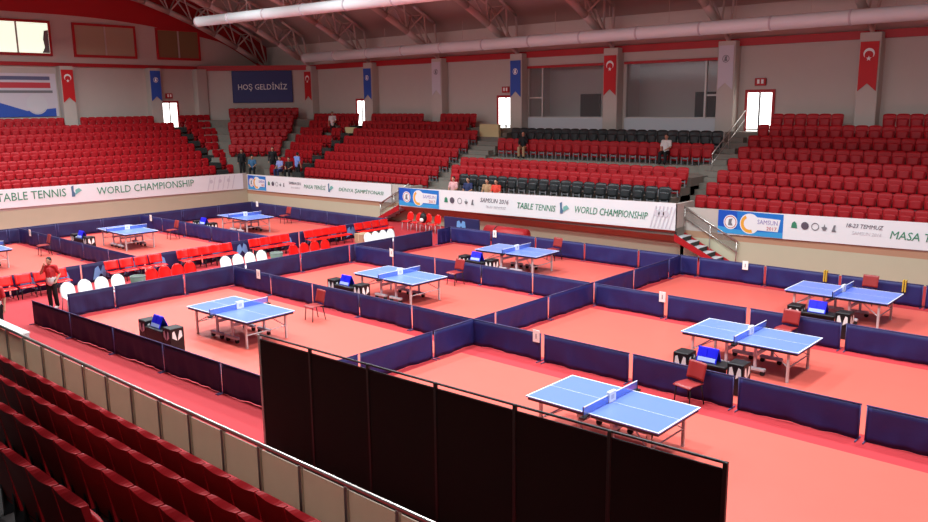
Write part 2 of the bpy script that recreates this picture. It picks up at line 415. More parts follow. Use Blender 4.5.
m=MB().add([(-45.1,YN,1.06),(-45.1,29.6,.86),(-45.1,29.6,1.86),(-45.1,YN,2.16),(-45.25,YN,2.16),(-45.25,29.6,1.86),(-45.25,YN,1.06),(-45.25,29.6,.86)],[(0,1,2,3),(3,2,5,4),(4,5,7,6)]); struct(m,'fascia_wall',M_wall,'front parapet wall of the left end stand','wall')
struct(MB().box(-45.3,-45.12,YN,29.7,0,1.08),'wall_base',M_base,'low beige wall under the left end stand','wall')
# near stand
NY=[4.66,3.86,3.09,2.34]; NZ=[2.0,2.4,2.8,3.2]
m=MB(); m.box(-30,XR,YN,5.6,.0,1.1)
for i,(y,z) in enumerate(zip(NY,NZ)): m.box(-30,XR,YN,y+.45,1.1,z-.8)
m.box(-30,XR,YN,1.2,1.5,3.0); m.box(-30,XR,YN,.5,2.0,4.0)
struct(m,'grandstand_terrace',M_concd,'dark stepped terrace of the near stand','terrace')

struct(MB().box(XL,XR,YN,4.4,7.9,8.15),'shade_slab',M_concd,'added unseen slab that shades the near stand','shade slab')  # unseen slab added to keep the near seats in shade
# ------------------------------------------------------------------ roof trusses and ducts
def arc(y,r): return RC0[1]+math.sqrt(r*r-(y-RC0[0])**2)
RC0=(17.6,-23.44)
def truss(x,lab):
    t=empty('roof_truss',(x,36.4,9.3)); tag(t,lab,'truss',group='roof trusses')
    O=Vector((x,36.4,9.3)); L=lambda y,r,dx=0: Vector((x+dx,y,arc(y,r)))-O
    n=22; ys=[-1.0+i*(36.3+1.0)/n for i in range(n+1)]
    lo=[L(y,37.7) for y in ys]
    MB().path(lo,.19,10).build('lower_chord',M_steel,t,True)
    for s in (-.55,.55): MB().path([L(y,38.95,s) for y in ys],.085,8).build('upper_chord',M_steel,t,True)
    wb=MB()
    for i in range(n):
        ym=(ys[i]+ys[i+1])/2
        for s in (-.55,.55):
            wb.tube(lo[i],L(ym,38.95,s),.055,n=6); wb.tube(L(ym,38.95,s),lo[i+1],.055,n=6)
        wb.tube(L(ym,38.95,-.55),L(ym,38.95,.55),.035,n=6)
    wb.build('web_bars',M_steel,t)
    lg=MB()
    for s in (-.55,.55): lg.tube(L(36.3,38.95,s),Vector((x,37.2,8.75))-O,.06,n=8)
    lg.tube(lo[-1],Vector((x,37.2,8.75))-O,.09,n=8); lg.build('support_struts',M_steel,t)
truss(-53.0,'arched roof truss against the red gable of the left end wall')
for i,x in enumerate(PX[::-1]):
    truss(x,'arched lattice roof truss, %s along from the left end truss'%od(i+1))
def duct(x0,x1,y,z0,z1,r,lab):
    t=empty('air_duct',((x0+x1)/2,y,z0)); tag(t,lab,'duct'); c=(x0+x1)/2
    def P(x): return (x-c,0,(z1-z0)*(x-x0)/(x1-x0))
    MB().tube(P(x0),P(x1),r,n=20).build('duct_tube',M_duct,t,True)
    n=max(2,int((x1-x0)/3.1))
    for i in range(n+1):
        x=x0+(x1-x0)*i/n; MB().tube((P(x)[0]-.04,0,P(x)[2]),(P(x)[0]+.04,0,P(x)[2]),r+.025,n=20).build('joint_band',M_lgrey,t)
    hb=MB()
    for i in range(n):
        x=x0+(x1-x0)*(i+.5)/n; p=P(x); hb.tube((p[0],0,p[2]+r),(p[0],0,p[2]+(1.35 if y>30 else 2.6)),.012,n=5)
    hb.build('hanger_rods',M_steel,t)
duct(-41.8,8,25,10.62,10.05,.26,'white round air duct hanging high under the trusses')
duct(-44.9,8,34.5,9.12,9.2,.29,'white round air duct running along the red beam of the far wall')

# ------------------------------------------------------------------ banners
def logo_paddle(p,x,z,s,y=-.014):
    MB().prism([(x,z),(x+.28*s,z),(x+.34*s,z+.25*s),(x+.2*s,z+.5*s),(x+.22*s,z+s),(x-.02*s,z+.9*s),(x+.02*s,z+.4*s)],y-.004,y).build('emblem_figure',M_steelb,p)
    MB().prism([(x+.34*s,z+.15*s),(x+.95*s,z+.5*s),(x+.7*s,z+.75*s),(x+.36*s,z+.6*s)],y-.004,y).build('emblem_figure',M_teal,p)
def disc(mb,x,z,r,y0,y1,n=24,sx=1): return mb.prism([(x+sx*r*math.cos(2*PI*k/n),z+r*math.sin(2*PI*k/n)) for k in range(n)],y0,y1)
def ring(mb,x,z,r,w,y,n=24,a0=0,a1=2*PI):
    for k in range(n):
        a,b=a0+(a1-a0)*k/n,a0+(a1-a0)*(k+1)/n
        mb.add([(x+r*math.cos(a),y,z+r*math.sin(a)),(x+(r-w)*math.cos(a),y,z+(r-w)*math.sin(a)),(x+(r-w)*math.cos(b),y,z+(r-w)*math.sin(b)),(x+r*math.cos(b),y,z+r*math.sin(b))],[(0,1,2,3)])
    return mb
def sheet(x0,x1,zb0,zb1,zt0,zt1):
    m=MB(); n=24; v=[]
    for i in range(n+1):
        t=i/n; x=x0+(x1-x0)*t; wv=.006*math.sin(i*1.7)
        v+=[(x,wv-.0,zb0+(zb1-zb0)*t),(x,wv,zt0+(zt1-zt0)*t),(x,wv+.012,zb0+(zb1-zb0)*t),(x,wv+.012,zt0+(zt1-zt0)*t)]
    f=[]
    for i in range(n):
        a=4*i; b=a+4; f+=[(a,b,b+1,a+1),(b+2,a+2,a+3,b+3),(a+1,b+1,b+3,a+3),(a+2,b+2,b,a)]
    f+=[(0,1,3,2),(4*n+1,4*n,4*n+2,4*n+3)]
    return m.add(v,f)
def banner(name,loc,rz,x0,x1,zb0,zb1,zt0,zt1,lab):
    t=empty(name,loc,rz); tag(t,lab,'banner',group='championship banners')
    sheet(x0,x1,zb0,zb1,zt0,zt1).build('vinyl_sheet',M_vinyl,t)
    return t
def bluepart(t,x0,x1,zb,zt):
    h=zt-zb; w=x1-x0
    MB().box(x0,x1,-.012,-.008,zb+.02,zt-.02).build('blue_field',M_bblue,t)
    MB().box(x0,x0+w*.3,-.016,-.012,zb+.02,zt-.02).build('deep_blue_field',M_bblue2,t)
    MB().prism([(x0,zb+.02),(x1,zb+.02),(x1,zb+.25*h),(x0+.5*w,zb+.16*h),(x0,zb+.3*h)],-.018,-.013).build('wave_stripe',mat('banner_sky',(60,160,220),.45),t)
    disc(MB(),x0+.2*w,zb+.5*h,.3*h,-.024,-.018).build('round_emblem',M_vinyl,t)
    ring(MB(),x0+.2*w,zb+.5*h,.26*h,.03*h,-.026).build('emblem_ring',M_rink,t)
    MB().prism([(x0+.2*w-.1*h,zb+.36*h),(x0+.2*w+.1*h,zb+.36*h),(x0+.2*w+.04*h,zb+.5*h),(x0+.2*w+.09*h,zb+.66*h),(x0+.2*w-.07*h,zb+.62*h)],-.027,-.024).build('emblem_figure',M_grey,t)
    m=disc(MB(),x0+.5*w,zb+.5*h,.42*h,-.022,-.018); m.prism([(x0+.5*w,zb+.26*h),(x0+.93*w,zb+.26*h),(x0+.96*w,zb+.76*h),(x0+.5*w,zb+.8*h)],-.0225,-.0175); m.build('white_field',M_vinyl,t)
    ring(MB(),x0+.5*w,zb+.5*h,.38*h,.13*h,-.025,20,R(120),R(290)).build('orange_crescent',M_orange,t)
    text(t,'SAMSUN',x0+.62*w,zb+.52*h,.3*w,.18*h,mat('banner_pale_violet',(150,140,190),.5),-.026); text(t,'2017',x0+.76*w,zb+.3*h,.15*w,.14*h,M_rink,-.026)
def icons(t,xs,z,s):
    for k,x in enumerate(xs):
        m=MB()
        if k==0: m.prism([(x-.5*s,z-.5*s),(x+.5*s,z-.5*s),(x+.35*s,z+.3*s),(x,z+.6*s),(x-.35*s,z+.3*s)],-.018,-.012); mm=M_green
        elif k==1: disc(m,x,z,.62*s,-.018,-.012); mm=M_ink
        elif k==2: ring(m,x,z,.62*s,.12*s,-.016); mm=M_grey
        elif k==3: m.prism([(x-.45*s,z),(x-.1*s,z+.1*s),(x,z+.55*s),(x+.1*s,z+.1*s),(x+.45*s,z),(x+.2*s,z-.5*s),(x-.2*s,z-.5*s)],-.018,-.012); mm=M_grey
        else: m.prism([(x-.4*s,z-.55*s),(x+.3*s,z-.55*s),(x+.1*s,z-.1*s),(x+.2*s,z+.5*s),(x-.1*s,z+.5*s)],-.018,-.012); mm=M_grey
        m.build('sponsor_mark',mm,t)
def swirl(t,x0,x1,zb,zt):
    m=MB(); h=zt-zb
    for k in range(6):
        a=x0+(x1-x0)*k/6; m.prism([(a,zb+.05*h),(a+.05,zb+.05*h),(a+.05+.25*h,zt-.05*h),(a+.25*h,zt-.05*h)],-.015,-.012)
    m.build('grey_pattern',mat('pattern_grey',(212,210,216),.5),t)
    m=MB()
    for k in range(3): disc(m,x0+.3+k*(x1-x0-.5)/2.6,zb+.65*h,.13*h,-.019,-.015)
    m.build('grey_seals',mat('pattern_grey',(204,202,208),.5),t)
# centre stand banner (local x = world x, z = world z)
t=banner('championship_banner',(0,28.75,0),0,-30.2,-14.8,.96,1.14,1.9,2.2,'white banner on the centre stand below the black seats, reading TABLE TENNIS')
bluepart(t,-30.2,-27.4,.99,1.92); icons(t,(-26.92,-26.52,-26.03,-25.62,-25.21),1.5,.24)
text(t,'SAMSUN 2016',-24.74,1.55,1.68,.2,M_ink,shear=.25); text(t,'18-23 TEMMUZ',-24.4,1.3,1.2,.12,M_lgrey,shear=.25)
text(t,'TABLE TENNIS',-22.55,1.42,2.1,.27,M_green,shear=.25); logo_paddle(t,-20.22,1.38,.5)
text(t,'WORLD CHAMPIONSHIP',-19.45,1.47,3.45,.29,M_green,shear=.25); swirl(t,-15.9,-14.9,1.13,2.1)
t=banner('championship_banner',(0,29.54,.06),0,-13.6,XR-6,1.0,1.4,1.92,2.3,'white banner on the right stand reading MASA TENİSİ, cut by the frame')
t.scale=(.987,1,1)
bluepart(t,-13.6,-11.09,1.04,1.95); icons(t,(-10.69,-10.31,-9.95,-9.63,-9.29),1.6,.22)
text(t,'18-23 TEMMUZ',-8.9,1.68,1.2,.14,M_ink,shear=.25); text(t,'SAMSUN 2016',-8.7,1.45,.95,.11,M_lgrey,shear=.2)
text(t,'MASA TENİSİ',-7.48,1.42,2.2,.36,M_green,shear=.2); logo_paddle(t,-5.1,1.42,.5); text(t,'DÜNYA ŞAMPİYONASI',-4.4,1.45,3.5,.36,M_green,shear=.2)
t=banner('championship_banner',(0,29.54,.06),0,-45.5,-32.05,.74,.88,1.72,1.85,'white banner right of the corner reading MASA TENİSİ DÜNYA ŞAMPİYONASI'); t.scale=(.987,1,1)
bluepart(t,-45.45,-43.5,.78,1.7); icons(t,(-43.18,-42.76,-42.34,-41.98,-41.62),1.28,.22)
text(t,'SAMSUN 2016',-41.1,1.35,1.2,.16,M_ink,shear=.2); text(t,'18-23 TEMMUZ',-40.9,1.12,.9,.1,M_lgrey,shear=.2)
text(t,'MASA TENİSİ',-39.63,1.2,2.05,.3,M_green,shear=.2); logo_paddle(t,-37.35,1.12,.5); text(t,'DÜNYA ŞAMPİYONASI',-36.4,1.17,3.75,.32,M_green,shear=.2)
# left end stand: local x = world y
t=banner('championship_banner',(-45.03,0,.08),PI/2,6,29.9,1.12,.8,2.08,1.78,'long white banner on the left end stand reading WORLD CHAMPIONSHIP'); t.scale=(.979,1,1)
text(t,'TABLE TENNIS',15.2,1.34,3.5,.42,M_green); logo_paddle(t,19.0,1.28,.6); text(t,'WORLD CHAMPIONSHIP',20.4,1.26,6.0,.4,M_green)
swirl(t,27.3,29.4,.86,1.74)
# welcome board on the chamfer: local x along the wall
ang=math.atan2(C1[1]-C0[1],C1[0]-C0[0]); nrm=Vector((math.sin(ang),-math.cos(ang),0))
c=Vector(((C0[0]+C1[0])/2,(C0[1]+C1[1])/2,0)); c+=Vector((math.cos(ang),math.sin(ang),0))*.32
t=empty('welcome_board',c+nrm*.12+Vector((0,0,6.26)),ang); tag(t,'navy board reading HOŞ GELDİNİZ on the chamfered corner wall','board')
MB().bbox(-2.12,2.12,0,.1,0,2.22,.02).build('board_panel',M_bnavy,t); text(t,'HOŞ GELDİNİZ',-1.7,.8,3.45,.62,M_paper,-.004)
# poster on left wall
t=empty('wall_poster',(XL+.03,0,5.55),PI/2); tag(t,'large white and blue poster on the left end wall','poster')
MB().box(15.5,21.85,-.03,0,0,2.6).build('poster_sheet',M_fwhite,t)
MB().prism([(15.5,0),(21.7,0),(21.7,.5),(20,.35),(18.2,.95),(15.5,.6)],-.036,-.03).build('blue_wave',M_fblue,t)
MB().box(15.5,21.5,-.034,-.03,1.72,2.05).build('red_band',M_rink,t); MB().box(15.5,21.6,-.034,-.03,1.42,1.58).build('grey_band',M_grey,t)
MB().box(15.5,21.5,-.034,-.03,2.2,2.42).build('dark_band',mat('poster_dark',(96,98,130),.6),t)
ring(disc(MB(),20.6,.75,.55,-.04,-.036),20.6,.75,.62,.06,-.041).build('round_emblem',M_lgrey,t)
# pillar flags
def flag(loc,rz,m,kind,lab):
    t=empty('pillar_flag',loc,rz); tag(t,lab,'flag',group='pillar flags')
    h=2.0; w=.36
    n=6; v=[];f=[]
    for j in range(n+1):
        z=h*j/n
        for x in (-w,0,w):
            zz=z if j else (0 if x else .32)
            for y in (-.012,.012): v.append((x,y+.006*math.sin(j*1.9),zz if j or x else .32))
    for j in range(n):
        for k in range(2):
            a=(j*3+k)*2; b=a+2; cc=a+6; d=cc+2
            f+=[(a,b,d,cc),(b+1,a+1,cc+1,d+1)]
    for j in range(n):
        a=j*6; f+=[(a,a+6,a+7,a+1),(a+4,a+5,a+11,a+10)]
    f+=[(0,1,3,2),(2,3,5,4),(n*6,n*6+2,n*6+3,n*6+1),(n*6+2,n*6+4,n*6+5,n*6+3)]
    MB().add(v,f).build('flag_cloth',m,t)
    if kind=='moon':
        MB_=MB(); o=[];i_=[]
        for k in range(17):
            a=R(50+260*k/16); o.append((.22*math.cos(a),1.52+.22*math.sin(a)))
        for k in range(17):
            a=R(62+236*k/16); i_.append((.06+.17*math.cos(a),1.52+.17*math.sin(a)))
        rot=lambda p:(( -(p[1]-1.52)),1.52+p[0])
        o=[rot((p[0],p[1])) for p in o]; i_=[rot((p[0],p[1])) for p in i_]
        o=[(p[0],2*1.52-p[1]) for p in o]; i_=[(p[0],2*1.52-p[1]) for p in i_]
        for k in range(16):
            MB_.add([(o[k][0],-.024,o[k][1]),(o[k+1][0],-.024,o[k+1][1]),(i_[k+1][0],-.024,i_[k+1][1]),(i_[k][0],-.024,i_[k][1])],[(0,1,2,3)])
        MB_.build('crescent',M_paper,t)
        st=[(.11*(1 if k%2==0 else .42)*math.sin(2*PI*k/10),1.32+.11*(1 if k%2==0 else .42)*math.cos(2*PI*k/10)) for k in range(10)]
        MB().prism(st,-.026,-.02).build('star',M_paper,t)
    else:
        mm=M_paper if kind=='w' else M_grey
        ring(MB(),0,1.4,.17,.03,-.022).build('emblem_ring',mm,t)
        MB().prism([(-.08,1.3),(.08,1.3),(.04,1.42),(.07,1.52),(-.05,1.5)],-.024,-.018).build('emblem_figure',mm,t)
for x,m,k,l in ((PX[0],M_fred,'moon','red crescent flag on the rightmost pillar of the far wall'),(PX[1],M_fwhite,'g','white flag with grey emblem on the pillar beside the bright double door'),
    (PX[2],M_fred,'moon','red crescent flag on the pillar between the two press booths'),(PX[3],M_fblue,'w','blue flag on the pillar at the left end of the booths'),
    (PX[4],M_fwhite,'g','pale flag on the pillar behind the middle-left stand'),(PX[5],M_fblue,'w','blue flag on the far pillar beside the left lit door'),(PX[6],M_fred,'moon','red crescent flag just right of the navy welcome board')):
    flag((x,36.97,6.38 if k!='g' else 6.55),0,m,k,l)
flag((XL+.63,22.35,6.38),PI/2,M_fred,'moon','red crescent flag on the left end wall beside the poster'); flag((XL+.63,28.15,6.43),PI/2,M_fblue,'w','blue flag on the left end wall beside the lit door')

# ------------------------------------------------------------------ seats (sitter faces local -Y)
def seat_pan():
    m=MB(); nx,ny=6,5; v=[]
    for lay in (0,1):
        for j in range(ny+1):
            for i in range(nx+1):
                u=i/nx*2-1; t=j/ny
                x=.225*u*(1-.06*(1-t)); y=-.42+.40*t+.02*u*u
                z=.43-.03*(1-u*u)*(0.4+.6*t)-(.035*(1-t)**3) -(.03 if lay else 0)
                v.append((x,y,z))
    return grid2(m,v,nx,ny)
def grid2(m,v,nx,ny):
    N=(nx+1)*(ny+1); f=[]
    for j in range(ny):
        for i in range(nx):
            a=j*(nx+1)+i; f.append((a,a+1,a+nx+2,a+nx+1)); f.append((N+a+nx+1,N+a+nx+2,N+a+1,N+a))
    for i in range(nx):
        f.append((i+1,i,N+i,N+i+1)); a=ny*(nx+1)+i; f.append((a,a+1,N+a+1,N+a))
    for j in range(ny):
        a=j*(nx+1); f.append((a,a+nx+1,N+a+nx+1,N+a)); a+=nx; f.append((a+nx+1,a,N+a,N+a+nx+1))
    return m.add(v,f)
def seat_back(w=.235,dip=.0,th=.03,top=.82,scoop=.035,bot=.40):
    m=MB(); nx,nz=8,6; v=[]
    for lay in (0,1):
        for j in range(nz+1):
            for i in range(nx+1):
                u=i/nx*2-1; t=j/nz
                z=bot+(top-bot)*t
                if j==nz: z-=(.012 if dip else .05)*abs(u)**4 + (dip*(1-u*u) if lay else 0)
                if j==nz-1 and lay: z-=dip*.5*(1-u*u)
                x=w*u*((.8+.2*min(1,t*1.9)) if bot<.3 else .92+.08*t)
                y=-.02+.09*t+scoop*(1-u*u)-scoop + (th+ (.03*t if dip else 0) if lay else 0)
                v.append((x,y,z))
    return grid2(m,v,nx,nz)
def seat_fold():                      # tip-up seat folded up against the backrest
    m=MB(); nx,nz=6,5; v=[]
    for lay in (0,1):
        for j in range(nz+1):
            for i in range(nx+1):
                u=i/nx*2-1; q=j/nz
                z=.3+.33*q-.04*abs(u)**3*q; v.append((.215*u*(.9+.1*q),-.07-.03*(1-u*u)*(1-q)+.0*q+(.05 if lay else 0)+.02*q,z))
    return grid2(m,v,nx,nz)
def seat_bracket(): return MB().box(-.16,-.12,-.06,.04,.0,.42).box(.12,.16,-.06,.04,.0,.42).box(-.12,.12,-.02,.02,.2,.26)
SEATM={}
def make_seat(name,m,near=False):
    t=empty(name,(0,0,-50))
    seat_fold().build('seat_pan',m,t,True)
    seat_back(dip=.045 if near else 0,th=.03,w=.255 if near else .245,bot=.16 if near else .14,scoop=.0 if near else .03).build('backrest',m,t,not near)
    seat_bracket().build('bracket',M_grey if not near else M_dark,t)
    reg(t); return t
P_far=make_seat('red_stadium_seat',M_seat); P_near=make_seat('red_stadium_seat',M_seat,True); P_blk=make_seat('black_stadium_seat',M_black)
def seat_small():
    m=seat_fold(); m.join(seat_back(th=.025,w=.245,bot=.14)); m.box(-.12,.12,-.02,.06,0,.3); return m
AVOID=[(-43.55,35.5),(-44.65,31.35),(-41.62,31.0),(-43.5,31.05),(-42.55,31.05),(-46.9,30.5),(-46.3,30.6)]
seats=[]                     # (pos, rot, section, row, kind)
def add(x,y,z,rz,sec,row,kind='red'):
    if any((x-a)**2+(y-b)**2<(.36 if b>35 else .2) for a,b in AVOID): return
    seats.append([Vector((x,y,z)),rz,sec,row,kind])
# right stand
for i in range(8):
    xs=-15.12+.08*i if i<7 else -14.35; n=int((1.0-xs)/.505)
    for k in range(n):
        x=xs+.25+.505*k
        if i==7 and abs(x-PX[0])<.62: continue
        add(x,YR(i)-.02,FR(i),0,'right stand',i+1)
# centre stand
for i,(p,xa,xb) in enumerate(((.6,-28.0,-15.5),(.55,-28.3,-15.5),(.55,-28.4,-15.6),(.535,-28.45,-16.0),(.55,-28.5,-16.0))):
    n=int((xb-xa)/p)
    for k in range(n):
        kd='black' if i in (0,4) else 'red'
        if i==0 and k==n-1: kd='red'
        add(xb-p*(k+.5),CY[i]-.02,CF_[i],0,'centre stand',i+1,kd)
# middle-left stand and its wedge
for i in range(8):
    for k in range(24):
        x=-30.55-.48*k
        if x<-41.0: break
        if i==7 and min(abs(x-q) for q in PX)<.62: continue
        if i>=6 and x>-31.8: continue
        add(x,YR(i)-.02,FR(i),0,'middle-left stand',i+1)
    xe=YR(i)-CC(i)+.65; x=-42.35
    while x>xe:
        add(x,YR(i)-.02,FR(i),0,'corner wedge',i+1); x-=.48
# chamfer
for j in range(1,7):
    i=j+1; c=CJ(j); a=Vector((-47-.8*i-.5,c-47-.8*i-.5,0)); d=Vector((31+.8*i+.5-c,31+.8*i+.5,0)); L=(d-a).length; u=(d-a)/L
    n=(7,7,8,9,9,10)[j-1]; a+=u*.45; d+=u*.45; 
    for k in range(n):
        q=a+u*(L/2+(k-(n-1)/2)*.49); add(q.x,q.y,FJ(j),PI/4,'corner block',j)
# left end stand
for i in range(8):
    y=28.35
    while y>12.5:
        if not(i==7 and min(abs(y-22.35),abs(y-28.15))<.6): add(-47-.8*i+.02,y,FR(i),PI/2,'left end stand',i+1)
        y-=.49
    y=29.65
    while y<CJ(max(0,i-1))-47-.8*i+.3:
        add(-47-.8*i+.02,y,FR(i),PI/2,'left wedge',i+1); y+=.48
# near stand
for i,(y,z,xa,xb) in enumerate(((4.66,2.0,-15.8,-3.46),(3.86,2.4,-13.4,-3.595),(3.09,2.8,-11.2,-3.53),(2.34,3.2,-8.6,-5.87))):
    n=int((xb-xa)/.535)
    for k in range(n): add(xb-.535*(k+.5),y+.05,z-.82,PI,'near stand',i+1)
vis=[]; 
for s in seats:
    top=s[0]+Vector((0,0,.8)); q=pix(top)
    s.append(q is not None and (inframe(top,2,2) or inframe(s[0]+Vector((0,0,.45)),2,2)))
    s.append(q[2] if q else 1e9)
red=sorted([s for s in seats if s[4]=='red' and s[5]],key=lambda s:s[6])
ind=red[:298]; rest=red[298:]+[s for s in seats if s[4]=='red' and not s[5] and (s[2]!='near stand' or s[0].x>-6.5)]
rown={1:'front',2:'second',3:'third',4:'fourth',5:'fifth',6:'sixth',7:'seventh',8:'top'}
def place(s,proto,lab,grp,cat,used=set()):
    o=proto if proto.name not in used else copy_tree(proto); used.add(proto.name)
    o.location=s[0]; o.rotation_euler=(0,0,s[1]); o.scale=(1.1 if s[2]=='centre stand' else 1,1,1.2 if s[2]=='centre stand' and s[3]>3 else 1); tag(o,lab,cat,grp); return o
groups={}
for s in ind: groups.setdefault((s[2],s[3]),[]).append(s)
for (sec,row),L in groups.items():
    rev=sec=='middle-left stand'
    L.sort(key=lambda s:pix(s[0])[0],reverse=rev)
    for k,s in enumerate(L):
        if sec=='near stand': place(s,P_near,'red seat seen from behind, %s from the left in the %s row behind the railing'%(od(k+1),['','first','second','third','fourth'][row]),'red seats of the near stand','seat')
        else: place(s,P_far,'red stadium seat, %s from the %s in the %s row of the %s'%(od(k+1),'right' if rev else 'left',rown[row],sec),'red seats of the '+sec,'seat')
blk=[s for s in seats if s[4]=='black']
groups={}
for s in blk: groups.setdefault(s[3],[]).append(s)
for row,L in groups.items():
    L.sort(key=lambda s:s[0].x)
    for k,s in enumerate(L):
        place(s,P_blk,'black stadium seat, %s from the left in the %s row of the centre stand'%(od(k+1),'front' if row==1 else 'top'),'black seats of the centre stand','seat')
m=MB(); sm=seat_small()
for s in rest: m.join(sm,Matrix.Translation(s[0])@Matrix.Rotation(s[1],4,'Z'))
o=m.build('red_stadium_seats',M_seat,None,True); tag(o,'remaining red stadium seats, mostly of the left end, corner and middle-left stands','seats',kind='stuff')
# ------------------------------------------------------------------ barriers
def cloth(L,h,var):
    m=MB(); nx,nz=24,6; v=[]; rnd=random.Random(var)
    ph=[rnd.uniform(0,6) for _ in range(4)]
    for lay in (0,1):
        for j in range(nz+1):
            for i in range(nx+1):
                u=i/nx; t=j/nz; x=-L/2+L*u
                sag=(1-t)*(.018*math.sin(5*u*PI+ph[0])+.014*math.sin(11*u*PI+ph[1]+2*t)+.02*math.sin(3*PI*(u+t*.5)+ph[2]))
                e=min(1,8*min(u,1-u)); zb=.004+.02*(1-(2*u-1)**2)*abs(math.sin(ph[3]))
                v.append((x,sag*e+(.004 if lay else -.004),zb+(h-zb)*t))
    return grid2(m,v,nx,nz)
BL=2.31; BH=.69
def make_barrier(m,var,logo=False):
    t=empty('court_barrier' if not logo else 'advertising_barrier',(0,0,-50))
    cloth(BL-.04,BH-.01,var).build('cloth_panel',m,t,True)
    MB().tube((-BL/2,0,BH),(BL/2,0,BH),.013,n=8).build('top_tube',M_tube,t,True)
    for s in (-1,1):
        MB().tube((s*(BL/2-.02),0,.02),(s*(BL/2-.02),0,BH),.012,n=8).tube((s*(BL/2-.03),-.16,.015),(s*(BL/2-.03),.16,.015),.012,n=8).build('end_post',M_tube,t,True)
    if logo:
        for s in (-1,1):
            for x0 in (-.62,.5) if var!=9 else (0,):
                g=MB(); q=[(x0-.3,.1),(x0-.2,.5),(x0-.08,.58),(x0,.36),(x0+.08,.58),(x0+.2,.5),(x0+.3,.1),(x0+.12,.16),(x0,.3),(x0-.12,.16)]
                g.prism(q,-.05 if s<0 else .045,-.045 if s<0 else .05); g.build('wing_emblem',M_logo,t)
    reg(t); return t
PB=[make_barrier(M_navy,k) for k in (1,2,3)]+[make_barrier(M_navyd,4)]; PA=make_barrier(M_navyd,5,True)
usedb=set()
def put(proto,x,y,z,rz,lab,cat,grp):
    o=proto if proto.name not in usedb else copy_tree(proto); usedb.add(proto.name)
    o.location=(x,y,z); o.rotation_euler=(0,0,rz); return tag(o,lab,cat,grp)
bc=[0]
def brow(a0,n,step,fixed,axis,lab,grp,proto=None,sx=1):
    for k in range(n):
        a=a0+step*(k+.5); bc[0]+=1; p=proto or PB[(bc[0]*7)%3]
        if axis=='x': o=put(p,a,fixed,0,(0 if bc[0]%2 else PI),lab%od(k+1),'barrier',grp)
        else: o=put(p,fixed,a,0,PI/2 if bc[0]%2 else -PI/2,lab%od(k+1),'barrier',grp)
        o.scale=(sx,1,1)
for k in range(5):
    x=-24.4+2.32*(k+.5); put(PB[3],x,8.66+(x+24.4)*.036,0,.036,'navy barrier, %s from the left in the front row along the red walkway'%od(k+1),'barrier','front row barriers')
brow(-24.25,5,2.18,15.15,'x','navy barrier, %s from the left dividing the near and middle left courts','barriers between near and middle left courts',None,.93)
brow(-13.5,6,2.385,15.15,'x','navy barrier, %s from the left dividing the near and middle right courts','barriers between near and middle right courts')
brow(-24.25,5,2.18,20.6,'x','navy barrier, %s from the left dividing the middle and far left courts','barriers between middle and far left courts',None,.93)
put(PB[0],-13.3,25.93,0,PI/2,'short navy barrier closing the right side of the far left court at the back','barrier',None).scale=(.36,1,1)
put(PB[1],-24.35,25.83,0,PI/2,'short navy barrier closing the line beside the white chairs at the back','barrier',None).scale=(.36,1,1)
brow(-13.2,6,2.4,20.6,'x','navy barrier, %s from the left dividing the middle and far right courts','barriers between middle and far right courts')
brow(-24.5,10,2.37,26.4,'x','navy barrier, %s from the left in the back row below the grandstand','back row barriers')
brow(8.95,7,2.36,-13.3,'y','navy barrier, %s from the front in the line splitting left and right courts','barriers between left and right courts')
put(PB[3],-24.35,10.32,0,PI/2,'short navy barrier at the near end of the line beside the white chairs','barrier',None).scale=(.6,1,1)
brow(11.02,6,2.35,-24.35,'y','navy barrier, %s from the front in the line beside the white chairs','barriers beside the white chairs',PB[3])
brow(7.2,8,2.34,-28.65,'y','navy advertising barrier with pale wings, %s from the front behind the red chairs','advertising barriers',PA)
brow(9.2,8,2.16,-40,'y','dark navy barrier, %s from the front along the left end wall','barriers along the left end wall',PB[3])
brow(-39.9,5,2.26,26.4,'x','dark navy barrier, %s from the left behind the corner court','barriers behind the corner court',PB[3])
brow(-39.9,5,2.23,19.75,'x','navy barrier, %s from the left dividing the corner court from the next','barriers in front of the corner court',None,.955)
brow(-39.9,5,2.23,13.95,'x','navy barrier, %s from the left beside the left edge court','barriers beside the left edge court',None,.955)
# yellow bands on two posts of the back row
for x,l in ((-8.35,'yellow band on the back barrier post behind the far right table'),(-6.08,'yellow band on the back barrier post right of the far right table')):
    m=MB(); m.box(x-.05,x-.015,26.33,26.47,.42,.78); m.box(x+.015,x+.05,26.33,26.47,.42,.78); tag(m.build('yellow_band',M_yel),l,'post band','yellow post bands')
# tall navy board with wing emblem
t=empty('emblem_board',(-24.35,27.0,0)); tag(t,'tall navy board with pale wing emblem in the back corner under the centre stand','board')
MB().bbox(-1.05,1.05,-.04,.04,.0,1.02,.01).build('board_panel',M_navyd,t)
MB().prism([(-.28,.5),(-.24,.86),(-.1,.9),(0,.74),(.1,.9),(.24,.86),(.28,.5),(.12,.54),(0,.66),(-.12,.54)],-.05,-.042).build('wing_emblem',M_logo,t)
# number cards
for x,y,l in ((-11.28,15.15,'white number card on the barrier behind the near right table'),(-10.9,20.6,'white number card on the barrier behind the middle right table'),(-22.7,15.15,'white number card on the barrier behind the near left table'),
    (-22.1,20.6,'white number card on the barrier behind the middle left table'),(-21.9,26.4,'white number card on the back barrier behind the far left table'),(-10.95,26.4,'white number card on the back barrier below the right stairs'),
    (-38.7,19.75,'white number card behind the table next to the left end wall'),(-38.5,13.95,'white number card on the barrier near the left edge table'),(-39.3,26.4,'white number card behind the corner table')):
    t=empty('number_card',(x,y-.03,.47)); tag(t,l,'card','court number cards')
    MB().bbox(-.1,.1,-.012,0,0,.3,.004).build('card',M_paper,t); MB().box(-.012,.012,-.016,-.012,.09,.21).build('numeral_one',M_grey,t)
